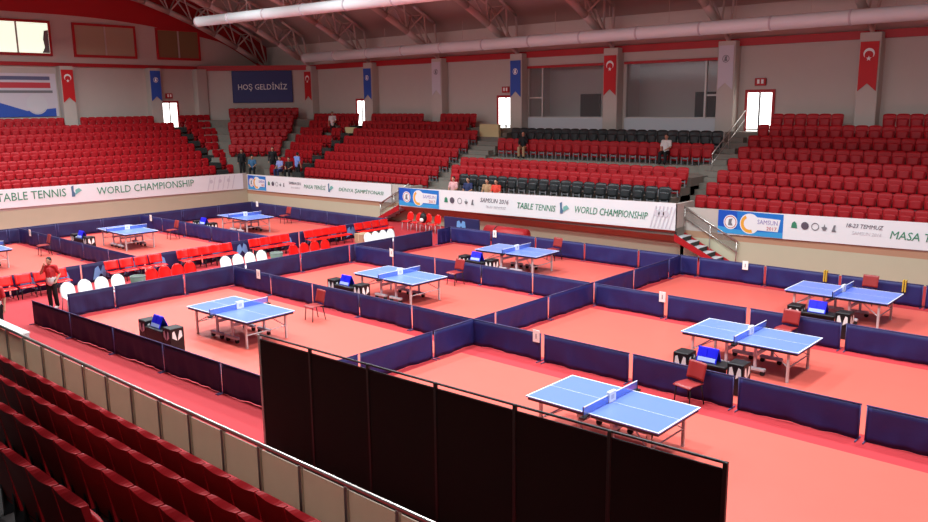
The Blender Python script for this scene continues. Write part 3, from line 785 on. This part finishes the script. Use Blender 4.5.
# ------------------------------------------------------------------ tables
def make_table():
    t=empty('table_tennis_table',(0,0,-50))
    for s in (-1,1):
        x0,x1=(s*.006,s*1.37); x0,x1=min(x0,x1),max(x0,x1)
        o=MB().bbox(x0,x1,-.7625,.7625,.735,.76,.004).build('tabletop_half',M_tblue,t)
        l=MB(); e=.7605; e2=.7612
        l.box(x0,x1,-.7625,-.735,e,e2); l.box(x0,x1,.735,.7625,e,e2); l.box(x0,x1,-.004,.004,e,e2)
        xa=x1-.028 if s>0 else x0; l.box(xa,xa+.028,-.735,.735,e,e2); l.build('white_lines',M_line,o)
        MB().box(x0+.03,x1-.03,-.73,-.705,.68,.735).box(x0+.03,x1-.03,.705,.73,.68,.735).box(x0+.03 if s<0 else x1-.055,x0+.055 if s<0 else x1-.03,-.7,.7,.68,.735).build('apron',M_apron,t)
        for y in (-.62,.62):
            MB().bbox(s*1.12-.03,s*1.12+.03,y-.025,y+.025,.03,.7,.006).tube((s*1.12,y,.0),(s*1.12,y,.05),.035,n=8).build('end_leg',M_silver,t)
        MB().tube((s*1.12,-.62,.34),(s*1.12,.62,.34),.016).tube((s*1.12,-.62,.34),(s*.5,-.3,.68),.012).tube((s*1.12,.62,.34),(s*.5,.3,.68),.012).build('cross_brace',M_silver,t)
        f=MB()
        for y in (-.5,.5): f.bbox(s*.34-.03,s*.34+.03,y-.03,y+.03,.12,.7,.006); f.bbox(s*.34-.28,s*.34+.24,y-.05,y+.05,.1,.17,.01)
        f.bbox(s*.34-.025,s*.34+.025,-.5,.5,.42,.5,.006); f.build('undercarriage',M_lgrey,t)
        for y in (-.5,.5):
            for dx in (-.22,.18): MB().tube((s*.34+dx,y-.03,.055),(s*.34+dx,y+.03,.055),.054,n=12).build('wheel',M_wheel,t)
    n=MB().box(-.006,.006,-.915,.915,.765,.9); n.build('net',M_net,t)
    MB().box(-.009,.009,-.915,.915,.9,.915).build('net_tape',M_tape,t)
    for s in (-1,1): MB().tube((0,s*.915,.7),(0,s*.915,.92),.012).box(-.05,.05,s*.915-.05,s*.915+.05,.7,.74).box(-.03,.03,min(s*.74,s*.92),max(s*.74,s*.92),.715,.735).build('net_post',M_dark,t)
    b=MB().box(-.03,.03,-.11,.11,.765,.96).build('white_net_sleeve',M_paper,t)
    MB().box(.03,.033,-.05,.05,.82,.9).box(-.033,-.03,-.05,.05,.82,.9).build('printed_mark',M_lgrey,b)
    reg(t); return t
PT=make_table()
for x,y,a,l in ((-7.42,12.22,0,'blue table tennis table on the near right court behind the black screen'),(-7.26,18.0,0,'blue table tennis table on the middle right court'),(-7.02,23.79,0,'blue table tennis table on the far right court'),
    (-18.3,23.3,.05,'blue table tennis table on the far left court'),(-18.5,17.55,-.01,'blue table tennis table on the middle left court'),(-18.68,11.8,.03,'blue table tennis table on the near left court'),
    (-35.0,16.7,-.02,'blue table tennis table nearest the left end wall, left of the corner court'),(-34.6,22.5,-.04,'blue table tennis table on the far corner court'),(-35.1,10.75,0,'blue table tennis table cut by the left edge of the photo')):
    put(PT,x,y,0,a,l,'table','table tennis tables')
# ------------------------------------------------------------------ chairs
def make_chair(name,m,lm,rnd_=False,arms=False):
    t=empty(name,(0,0,-50))
    s=MB(); nx,ny=6,6; v=[]
    for lay in (0,1):
        for j in range(ny+1):
            for i in range(nx+1):
                u=i/nx*2-1; q=j/ny
                v.append((.22*u*(.9+.1*(1-q)),-.24+.44*q,.45-.02*(1-u*u)*q-.05*max(0,.2-q)/.2*1.0*.6-(.018 if lay else 0)))
    grid2(s,v,nx,ny).build('seat',m,t,True)
    s=MB(); v=[]; nz=7
    for lay in (0,1):
        for j in range(nz+1):
            for i in range(nx+1):
                u=i/nx*2-1; q=j/nz
                z=.5+.35*q; w=.22
                if rnd_:
                    z=.44+.42*q*(1 if q<1 else 1); w=.22*math.sqrt(max(.12,1-max(0,(q-.45)/.55)**2.4))
                v.append((w*u,.19+.09*q-.035*u*u+(.016 if lay else 0),z))
    grid2(s,v,nx,nz).build('backrest',m,t,True)
    for sx in (-1,1):
        for (ya,yb) in ((-.17,-.21),(.15,.23)):
            MB().tube((sx*.18,ya,.44),(sx*.2,yb,.0),.014).build('leg',lm,t,True)
    fr=MB()
    for sx in (-1,1): fr.tube((sx*.18,.16,.42),(sx*.17,.235,.6),.012)
    fr.tube((-.18,-.17,.425),(.18,-.17,.425),.011).tube((-.18,.15,.425),(.18,.15,.425),.011).build('frame',lm,t,True)
    reg(t); return t
PC=make_chair('umpire_chair',M_brown,M_dark); PR=make_chair('red_plastic_chair',M_chair,M_dark); PR2=make_chair('red_plastic_chair',M_chair,M_lgrey,True); PW=make_chair('white_plastic_chair',M_white,M_lgrey,True)
for x,y,a,l in ((-7.2,14.85,-.25,'maroon umpire chair in front of the barrier behind the near right table'),(-7.25,20.25,-.1,'maroon umpire chair behind the middle right table'),(-6.95,25.9,0,'maroon umpire chair behind the far right table'),
    (-18.45,14.1,-.1,'maroon umpire chair behind the near left table'),(-18.45,20.1,-.1,'maroon umpire chair behind the middle left table'),(-18.4,25.8,-.1,'maroon umpire chair behind the far left table'),
    (-35.2,25.3,-.1,'maroon umpire chair behind the corner table'),(-35.3,19.0,-.1,'maroon umpire chair behind the table next to the left end wall'),(-35.7,13.4,-.1,'maroon umpire chair near the left edge table')):
    put(PC,x,y,0,a,l,'chair','umpire chairs')
def crow(p,x,ya,yb,n,lab,grp,rz=PI/2):
    for k in range(n):
        o=put(p,x,ya+(yb-ya)*(k+.5)/n,0,rz,lab%od(k+1),'chair',grp)
        o.scale=(1.14,1,.87) if p is PR else (1,1,1)
for ya,yb,n,l in ((9.0,11.3,4,'behind the standing man'),(12.55,14.75,4,'left of the first pale emblem'),(15.35,17.7,5,'behind the nearest bright row'),(18.5,20.5,4,'in the middle of the barrier'),(21.3,23.6,5,'before the last emblem'),(24.1,26.2,4,'nearest the left stairs')):
    crow(PR,-28.12,ya,yb,n,'red chair, %s from the front in the group '+l,'red chairs along the advertising barrier')
for ya,yb,n,l in ((12.55,14.4,4,'near'),(18.25,20.3,4,'far')): crow(PR2,-25.15,ya,yb,n,'bright red rounded chair, %s from the front in the '+l+' free-standing row','free-standing red chairs')
for ya,yb,n,l in ((9.75,11.85,4,'nearest row'),(15.25,17.25,4,'middle row'),(22.0,23.7,4,'farthest row')): crow(PW,-25.05,ya,yb,n,'white plastic chair, %s from the front in the '+l+' by the dark barrier','white chairs')
for k in range(4): put(PR2,-28.6+.62*k,27.75,0,0,'red rounded chair, %s from the left under the centre stand corner'%od(k+1),'chair','red chairs under the centre stand')
# small things on the floor between the barrier lines
def bin_(x,y,m,lab,h=.72):
    t=empty('ball_bin',(x,y,0)); tag(t,lab,'bin','bins between the chairs')
    b=MB(); n=12; pr=((.19,.03),(.24,h),(.215,h),(.17,.06)); v=[(r*math.cos(2*PI*k/n),r*math.sin(2*PI*k/n),z) for r,z in pr for k in range(n)]
    f=[(i*n+k,i*n+(k+1)%n,(i+1)*n+(k+1)%n,(i+1)*n+k) for i in range(3) for k in range(n)]+[tuple(reversed(range(n))),tuple(range(3*n,4*n))]
    b.add(v,f).build('basket',m,t,True); MB().tube((0,0,0),(0,0,.06),.2,n=12).build('foot',M_dark,t)
    rm=MB(); 
    for k in range(n): rm.tube((.235*math.cos(2*PI*k/n),.235*math.sin(2*PI*k/n),h),(.235*math.cos(2*PI*(k+1)/n),.235*math.sin(2*PI*(k+1)/n),h),.012,n=6)
    rm.build('rim',M_grey,t)
bin_(-25.15,12.2,M_basket,'grey-green bin beside the nearest white chairs'); bin_(-25.1,17.55,M_basket,'grey-green bin beside the middle white chairs')
t=empty('cardboard_box',(-27.45,23.85,0)); tag(t,'beige box on the floor in front of the red chairs by the last emblem','box')
MB().bbox(-.28,.28,-.28,.28,0,.42,.01).build('carton',mat('cardboard',(170,140,110),.8),t); MB().box(-.03,.03,-.285,.285,.1,.424).build('tape',mat('carton_tape',(196,176,140),.4),t)
t=empty('backpack',(-27.36,27.6,.47)); tag(t,'black backpack with white patch on a red chair under the centre stand','bag')
MB().ball((0,0,.24),.2,12,8,(1,.7,1.25)).build('bag_body',M_box,t,True); MB().ball((0,-.12,.14),.13,10,6,(1,.5,.8)).build('front_pocket',M_paper,t,True); MB().path([(-.05,.02,.47),(-.03,.02,.54),(.03,.02,.54),(.05,.02,.47)],.012).build('handle',M_box,t)
t=empty('rolled_mat',(-22.5,27.9,0)); tag(t,'red rolled mat lying behind the back barrier beside the emblem board','mat')
MB().tube((-1.1,0,.34),(1.1,0,.34),.34,n=20).build('roll',M_redp,t,True); MB().tube((-.5,0,.34),(-.45,0,.34),.35,n=20).build('strap',M_dark,t)
# ------------------------------------------------------------------ umpire tables with scoreboards
def emb(m,w,h,z,f):                    # wing emblem in local (u,z), f maps (u,z)->point on a face
    for sg in (-1,1):
        q=[(sg*.04*w,z-.4*h),(sg*.5*w,z-.1*h),(sg*.46*w,z+.42*h),(sg*.26*w,z+.5*h),(sg*.12*w,z+.05*h)]
        m.add([f(*p) for p in q],[(0,1,2,3,4)])
def make_ump():
    t=empty('umpire_table',(0,0,-50))
    MB().bbox(-.42,.42,-.22,.22,.52,.58,.01).build('shelf_top',M_box,t)
    MB().box(-.42,.42,-.19,-.16,.08,.52).build('front_panel',M_box,t)
    for s in (-1,1):
        o=MB().bbox(s*.62-.18,s*.62+.18,-.19,.19,.02,.7,.012).build('end_box',M_box,t)
        e=MB(); c=s*.62
        emb(e,.27,.28,.49,lambda u,z:(c+u,-.193,z)); emb(e,.27,.28,.49,lambda u,z:(c+.183,u,z)); emb(e,.27,.28,.49,lambda u,z:(c+u,.193,z)); emb(e,.27,.28,.49,lambda u,z:(c-.183,u,z))
        e.build('wing_emblem',M_paper,o)
    for s in (-.5,.5): MB().box(s-.03,s+.03,-.2,.2,0,.02).build('foot',M_dark,t)
    reg(t); return t
def make_score():
    t=empty('scoreboard',(0,0,-50)); t.scale=(.84,.9,.9)
    T=Matrix.Rotation(R(-22),4,'X')
    for s in (1,-1):
        F=Matrix.Rotation(0 if s>0 else PI,4,'Z')@Matrix.Translation((0,-.14,0))@T
        MB().bbox(-.27,.27,-.01,.01,0,.36,.004).xf(F).build('frame_board',M_sblue,t)
        for k in (-1,1):
            MB().bbox(k*.125-.11,k*.125+.11,-.02,-.01,.13,.34,.003).xf(F).build('score_flap',M_sblue,t)
        MB().bbox(-.24,.24,-.02,-.01,.02,.12,.003).xf(F).build('set_strip',M_slblue,t)
    reg(t); return t
PU=make_ump(); PS=make_score()
for x,y,l in ((-7.3,16.05,'in front of the middle right table'),(-6.95,21.75,'in front of the far right table'),(-18.7,21.6,'in front of the far left table'),(-19.25,16.05,'in front of the middle left table'),(-19.2,9.8,'in front of the near left table'),
    (-35.4,14.9,'by the table nearest the end wall'),(-34.8,20.4,'in front of the corner table')):
    put(PU,x,y,0,0,'black umpire table with white wing emblems '+l,'umpire table','umpire tables')
    put(PS,x-.06,y,.58,.0,'blue flip scoreboard on the black umpire table '+l,'scoreboard','scoreboards')
# ------------------------------------------------------------------ black screen
t=empty('partition_screen',(-7.5,7.75,0)); tag(t,'long black partition screen standing along the near right court','screen')
x0,x1=-4.22,4.19; n=6; tz=lambda x:2.22+.16*(x-x0)/(x1-x0)
for k in range(n):
    a=x0+(x1-x0)*k/n; c=x0+(x1-x0)*(k+1)/n
    MB().add([(a+.03,-.012,.02),(c-.03,-.012,.02),(c-.03,-.012,tz(c)-.09),(a+.03,-.012,tz(a)-.09),(a+.03,.012,.02),(c-.03,.012,.02),(c-.03,.012,tz(c)-.09),(a+.03,.012,tz(a)-.09)],[(0,1,2,3),(7,6,5,4),(3,2,6,7),(0,4,5,1),(0,3,7,4),(1,5,6,2)]).build('cloth_panel',M_pan,t)
    MB().tube((a,0,tz(a)),(c,0,tz(c)),.018,n=8).tube((a,0,tz(a)-.08),(c,0,tz(c)-.08),.013,n=8).build('top_rail',M_dark,t)
for k in range(n+1):
    a=x0+(x1-x0)*k/n
    MB().bbox(a-.025,a+.025,-.025,.025,0,tz(a)+.01,.005).box(a-.03,a+.03,-.4,.4,0,.03).build('post',M_dark if k else M_silver,t)
# ------------------------------------------------------------------ near railing
t=empty('near_railing',(-10,5.6,1.1)); tag(t,'grey panelled railing with steel top rail in front of the near red seats','railing')
rx=[-15.49-.86*k for k in range(6)][::-1]+[-14.63+.862*k for k in range(13)]
MB().tube((rx[0]+10,0,.7),(rx[-1]+10,0,.7),.03,n=10).build('top_rail',M_rail,t,True)
for a,c in zip(rx,rx[1:]): MB().box(a+10.03,c+9.97,-.01,.01,.06,.64).build('panel',M_railp,t)
for a in rx: MB().bbox(a+9.975,a+10.025,-.045,.02,0,.69,.006).build('post',M_rail,t)
t=empty('white_board',(-17.35,5.66,1.71)); tag(t,'white board lying along the railing top at the left edge','board')
MB().bbox(-1.2,.85,-.08,.1,.09,.13,.008).build('board',M_white,t)
for q in (-1.0,.8): MB().box(q,q+.05,-.02,.08,.02,.09).build('support',M_lgrey,t)
# ------------------------------------------------------------------ stairs down from the stands
def stairs(xa,d,lab):
    t=empty('staircase',(xa,29.08,0)); tag(t,lab,'stairs','stairs down from the centre stand'); y0,y1=-.3,.48; n=6; tr=.34; h=1.05/n
    for k in range(n):
        z=1.05-h*(k+1)+.0; x=d*tr*k
        MB().bbox(min(x,x+d*tr),max(x,x+d*tr),y0+.03,y1,max(0,z-.12),z+.02 if z>0.01 else .02,.004).build('step',M_parap,t)
        MB().box(min(x,x+d*.02),max(x,x+d*.02),y0+.03,y1,max(0,z),z+h).build('riser',M_step,t)
    L=d*tr*n
    MB().prism([(0,1.0),(L,-.0+.02),(L-d*.35,.0),(-.0,.72)],y0,y0+.04).build('stringer',M_redp,t)
    MB().prism([(0,1.0),(L,-.0+.02),(L-d*.35,.0),(-.0,.72)],y1-.04,y1).build('stringer',M_redp,t)
    m=MB(); pa=Vector((0,y1-.03,2.0)); pb=Vector((L*1.1,y1-.03,.82)); m.tube(pa,pb,.035,n=10).tube(pa-Vector((0,0,.42)),pb-Vector((0,0,.42)),.022,n=8); m.build('handrail',M_rail,t,True)
    MB().add([pa-Vector((0,0,.08)),pb-Vector((0,0,.08)),pb-Vector((0,0,.38)),pa-Vector((0,0,.38))],[(0,1,2,3)]).build('rail_infill',mat('rail_mesh',(140,132,124),.5,alpha=.45),t)
    for f in (0.02,.5,.98):
        p=pa.lerp(pb,f); MB().tube((p.x,p.y,max(.0,p.z-1.0)),p,.022,n=8).build('rail_post',M_rail,t,True)
stairs(-14.85,1,'white stepped stairs with red stringer descending right of the centre stand')
stairs(-30.3,-1,'white stepped stairs with red stringer descending left of the centre stand')
# aisle handrail up the right stand
t=empty('aisle_handrail',(-15.6,33.4,2.85)); tag(t,'thin grey handrail climbing the aisle left of the right stand','handrail')
MB().path([(0,0,.95),(0,3.2,2.75)],.022).path([(0,0,.55),(0,3.2,2.35)],.015).build('rail',M_rail,t,True)
for k in range(3): MB().tube((0,.05+k*1.55,.02+k*.87),(0,.05+k*1.55,.97+k*.87),.016).build('rail_post',M_rail,t,True)

# ------------------------------------------------------------------ people
def caps(mb,a,b,ra,rb,n=10):
    a,b=Vector(a),Vector(b); mb.tube(a,b,ra,rb,n=n); mb.ball(a,ra,n,6); mb.ball(b,rb,n,6)
def remesh(mb,name,m,parent,vox,sm=2):
    me=mb.mesh(name+'_raw',m); o=bpy.data.objects.new(name,me); COL.objects.link(o)
    r=o.modifiers.new('r','REMESH'); r.mode='VOXEL'; r.voxel_size=vox; r.use_smooth_shade=True
    s=o.modifiers.new('s','SMOOTH'); s.iterations=sm; s.factor=.5
    dg=bpy.context.evaluated_depsgraph_get(); m2=bpy.data.meshes.new_from_object(o.evaluated_get(dg))
    m2.name=name; bpy.data.objects.remove(o); bpy.data.meshes.remove(me)
    m2.materials.clear(); m2.materials.append(m)
    for p in m2.polygons: p.use_smooth=True
    o=bpy.data.objects.new(name,m2); COL.objects.link(o); o.parent=parent; return o
M_skin=mat('skin',(196,142,116),.55); M_hair=mat('dark_hair',(30,22,20),.7); M_grey_h=mat('grey_hair',(120,112,108),.7); M_shoe=mat('white_shoe',(226,224,220),.5); M_shoed=mat('dark_shoe',(28,26,28),.5)
def person(x,y,z,rz,lab,J,shirt,trous,hair=M_hair,shoe=M_shoed,s=1.0,long=False,vox=.014,lower=None,bare=False):
    """J: joint overrides; faces local -Y"""
    t=empty('person',(x,y,z),rz); t.scale=(s,s,s); tag(t,lab,'person')
    D=dict(pel=(0,0,.95),che=(0,0,1.28),nck=(0,.0,1.46),hed=(0,-.03,1.62),shL=(-.18,0,1.41),shR=(.18,0,1.41),elL=(-.24,.03,1.13),elR=(.24,.03,1.13),wrL=(-.25,-.06,.89),wrR=(.25,-.06,.89),
           hiL=(-.09,0,.93),hiR=(.09,0,.93),knL=(-.1,-.02,.5),knR=(.1,-.02,.5),anL=(-.11,.03,.09),anR=(.11,.03,.09))
    D.update(J); D={k:Vector(v) for k,v in D.items()}
    b=MB(); H=D['hed']
    b.ball(H+Vector((0,0,.02)),.095,14,10,(.86,1.0,1.12)); b.ball(H+Vector((0,-.025,-.055)),.066,12,8,(.85,.9,.9))
    b.tube(H+Vector((0,-.088,.02)),H+Vector((0,-.118,-.028)),.012,.018,n=8); b.ball(H+Vector((0,-.108,-.026)),.017,8,6)
    for sg in (-1,1): b.ball(H+Vector((sg*.083,.005,-.005)),.026,8,6,(.45,.8,1.2)); b.ball(H+Vector((sg*.033,-.083,.022)),.016,8,6)
    b.ball(H+Vector((0,-.088,-.062)),.018,8,6,(1.5,.7,.5))
    caps(b,D['nck'],H+Vector((0,.01,-.05)),.058,.052)
    b.ball(D['che'],.15,12,8,(1.08,.7,1.0)); caps(b,D['pel'],D['che'],.13,.14); caps(b,D['che'],D['nck'],.12,.06)
    caps(b,D['shL'],D['shR'],.062,.062)
    for q in 'LR':
        caps(b,D['sh'+q],D['el'+q],.05,.04); caps(b,D['el'+q],D['wr'+q],.04,.028)
        caps(b,D['hi'+q],D['kn'+q],.083,.055); caps(b,D['kn'+q],D['an'+q],.055,.038)
        f=(D['wr'+q]-D['el'+q]).normalized(); sd=Vector((0,0,1)).cross(f); sd=sd.normalized() if sd.length>.05 else Vector((1,0,0))
        sd=Vector((0,-1,0)) if abs(f.z)>.8 else sd; up=f.cross(sd).normalized()
        pm=D['wr'+q]+f*.06; caps(b,D['wr'+q],pm,.027,.034)
        for k,(o,ln) in enumerate(((-.03,.062),(-.01,.075),(.01,.07),(.03,.055))):
            p0=pm+sd*o+f*.02; p1=p0+f*ln*.55+up*.008; p2=p1+f*ln*.35+up*.022
            caps(b,p0,p1,.0095,.0088,6); caps(b,p1,p2,.0088,.0075,6)
        p0=D['wr'+q]+f*.03-sd*.025; p1=p0+f*.035-sd*.03; caps(b,p0,p1,.012,.01,6); caps(b,p1,p1+f*.03,.01,.008,6)
    remesh(b,'body',M_skin,t,.0105 if vox<.015 else .013,1)
    c=MB()
    c.ball(D['che'],.172,14,8,(1.1,.76,1.02)); caps(c,D['pel']+Vector((0,0,-.02)),D['che'],.158,.162); caps(c,D['che'],D['nck']-Vector((0,0,.05)),.14,.085); caps(c,D['shL'],D['shR'],.078,.078)
    for q in 'LR':
        m_=D['sh'+q].lerp(D['el'+q],.75 if not long else 1); caps(c,D['sh'+q],m_,.068,.06)
        if long: caps(c,D['el'+q],D['el'+q].lerp(D['wr'+q],.95),.058,.044)
    remesh(c,'shirt',shirt,t,vox,1)
    if lower:
        l=MB(); caps(l,D['pel']+Vector((0,0,-.02)),D['pel']+Vector((0,0,.09)),.168,.168); remesh(l,'shirt_hem',lower,t,vox,1)
    l=MB(); caps(l,D['hiL'],D['hiR'],.11,.11); l.ball(D['pel']-Vector((0,0,.02)),.15,12,8,(1.1,.9,.7))
    for q in 'LR': caps(l,D['hi'+q],D['kn'+q],.1,.078); (caps(l,D['kn'+q],D['an'+q]+Vector((0,0,.02)),.078,.066) if not bare else None)
    remesh(l,'trousers',trous,t,vox,1)
    h=MB(); h.ball(H+Vector((0,.018,.045)),.1,14,10,(.9,1.0,.98)); h.ball(H+Vector((0,.05,-.0)),.085,12,8,(.95,.7,1)); remesh(h,'hair',hair,t,.012,1)
    e=MB()
    for sg in (-1,1): e.ball(H+Vector((sg*.034,-.097,.022)),.0075,6,5)
    e.build('eyes',M_hair,t)
    for q in 'LR':
        a=D['an'+q]; m=MB(); m.ball(a+Vector((0,-.07,-.04)),.05,10,8,(.95,2.7,.95)); m.ball(a+Vector((0,.02,-.02)),.05,10,8); m.v=[(p[0],p[1],max(p[2],a.z-.088)) for p in m.v]
        m.build('shoe',shoe,t,True)
    return t
SIT=dict(pel=(0,.0,.55),che=(0,.02,.9),nck=(0,.02,1.08),hed=(0,-.01,1.24),shL=(-.18,.01,1.03),shR=(.18,.01,1.03),elL=(-.23,-.06,.78),elR=(.23,-.06,.78),wrL=(-.12,-.3,.68),wrR=(.12,-.3,.68),
     hiL=(-.1,-.02,.53),hiR=(.1,-.02,.53),knL=(-.13,-.42,.52),knR=(.13,-.42,.52),anL=(-.13,-.4,.09),anR=(.13,-.4,.09))
M_polo=mat('polo_red',(200,40,46),.7); M_trk=mat('black_trousers',(24,22,26),.8); M_pw=mat('white_cloth',(232,226,222),.7); M_suit=mat('black_suit',(20,20,24),.75); M_dkb=mat('dark_blue_cloth',(36,46,90),.75)
M_sky=mat('sky_blue_shirt',(120,150,220),.7); M_lil=mat('lilac_shirt',(150,160,220),.7); M_org=mat('orange_red_shirt',(224,64,44),.7); M_kh=mat('khaki_cloth',(176,140,104),.8); M_teals=mat('teal_shirt',(60,110,150),.7)
FC=R(50)        # turned toward the viewer
t=person(-25.85,9.8,0,FC-.2,'standing man in red and white polo and black trousers, hand raised to his face',dict(elL=(-.27,-.1,1.2),wrL=(-.1,-.2,1.46),elR=(.27,.06,1.15),wrR=(.25,-.12,.98),hed=(0,-.04,1.61)),M_polo,M_trk,shoe=M_shoe,lower=M_pw,vox=.012,s=.93)
t=person(-23.34,7.36,0,FC,'person in red top and black shorts cut off at the left edge',{},M_polo,M_trk,shoe=M_shoe,lower=M_pw,bare=True)
person(-26.5,34.3,CF_[3],.35,'seated person in dark suit and khaki trousers on the upper red row',dict(SIT,elR=(.22,-.12,.8),wrR=(.03,-.13,1.1)),M_suit,M_kh,long=True)
person(-18.27,34.33,CF_[3],.1,'seated person in white shirt near the right end of the upper red row',SIT,M_pw,M_trk)
person(-27.0,29.38,1.21,.2,'seated person in pink striped top, leftmost in front of the black seats',SIT,mat('pink_white_top',(226,170,170),.7),M_trk)
person(-26.05,29.38,1.21,.2,'seated person in dark blue top, second from the left in front of the black seats',SIT,M_dkb,M_kh)
person(-24.3,29.38,1.21,.2,'seated person in orange-red shirt in front of the black seats',SIT,M_org,M_trk)
person(-24.85,29.38,1.21,.2,'seated person in khaki beside the orange-red shirt in front of the black seats',SIT,M_kh,M_suit)
person(-43.55,35.5,FR(6)-.32+.0,FC,'standing person in black and white at the top of the dark aisle steps',dict(elR=(.22,-.08,1.14),wrR=(.08,-.22,1.05)),M_pw,M_trk,s=.98)
person(-46.9,30.5,1.55,FC,'standing person in black, leftmost of the group in the corner',{},M_suit,M_trk,long=True,s=.98)
person(-44.65,31.35,1.6,FC,'standing person in black in the middle of the corner group',{},M_suit,M_trk,long=True,s=1.05)
person(-41.62,31.0,1.5,FC+2.4,'standing person in blue shirt, rightmost of the corner group',dict(hed=(0,-.08,1.6),elR=(.24,-.1,1.15),wrR=(.14,-.3,1.05)),M_sky,M_trk,s=.98)
person(-46.1,30.75,1.5,FC,'seated person in teal top between the two people in black',SIT,M_teals,M_trk)
person(-43.5,31.05,1.5,.3,'seated person in lilac shirt in the corner group',SIT,M_lil,M_dkb)
person(-42.55,31.05,1.5,.6,'seated person in dark clothes beside the blue shirt',SIT,M_suit,M_trk)

# ------------------------------------------------------------------ light
def lamp(x,y,z,power,size,spread=150,col=(.88,.96,1.0)):
    l=bpy.data.lights.new('hall_lamp','AREA'); l.shape='DISK'; l.size=size; l.energy=power; l.color=col; l.spread=R(spread)
    o=bpy.data.objects.new('hall_lamp',l); COL.objects.link(o); o.location=(x,y,z); return o
LP=570.0
for x in (-44,-37,-30,-23,-16,-9,-2):
    for y in (10,15.5,21): lamp(x,y,12.7,LP,1.4)
l=bpy.data.lights.new('near_wall_fill','AREA'); l.shape='RECTANGLE'; l.size=58; l.size_y=1.6; l.energy=950; l.color=(.84,.95,1); l.spread=R(100)  # unseen fill light added to neutralise the roof, ducts and far walls
o=bpy.data.objects.new('near_wall_fill',l); COL.objects.link(o); o.location=(-20,YN+.2,9.3); o.rotation_euler=(PI/2+R(8),0,0)
l=bpy.data.lights.new('end_wall_fill','AREA'); l.shape='RECTANGLE'; l.size=26; l.size_y=2.2; l.energy=250; l.color=(.86,.95,1)  # unseen fill added high on the right wall to lift the ceiling
o=bpy.data.objects.new('end_wall_fill',l); COL.objects.link(o); o.location=(XR-.4,17,10.3); o.rotation_euler=(0,PI/2,0)
w=bpy.data.worlds.new('world'); SC.world=w; w.use_nodes=True
w.node_tree.nodes['Background'].inputs[0].default_value=(.9,.93,1,1); w.node_tree.nodes['Background'].inputs[1].default_value=.05
SC.view_settings.view_transform='Standard'; SC.view_settings.look='None'; SC.view_settings.exposure=0.0; SC.view_settings.gamma=1
SC.view_settings.use_curve_mapping=False
try: SC.cycles.use_denoising=True
except Exception: pass
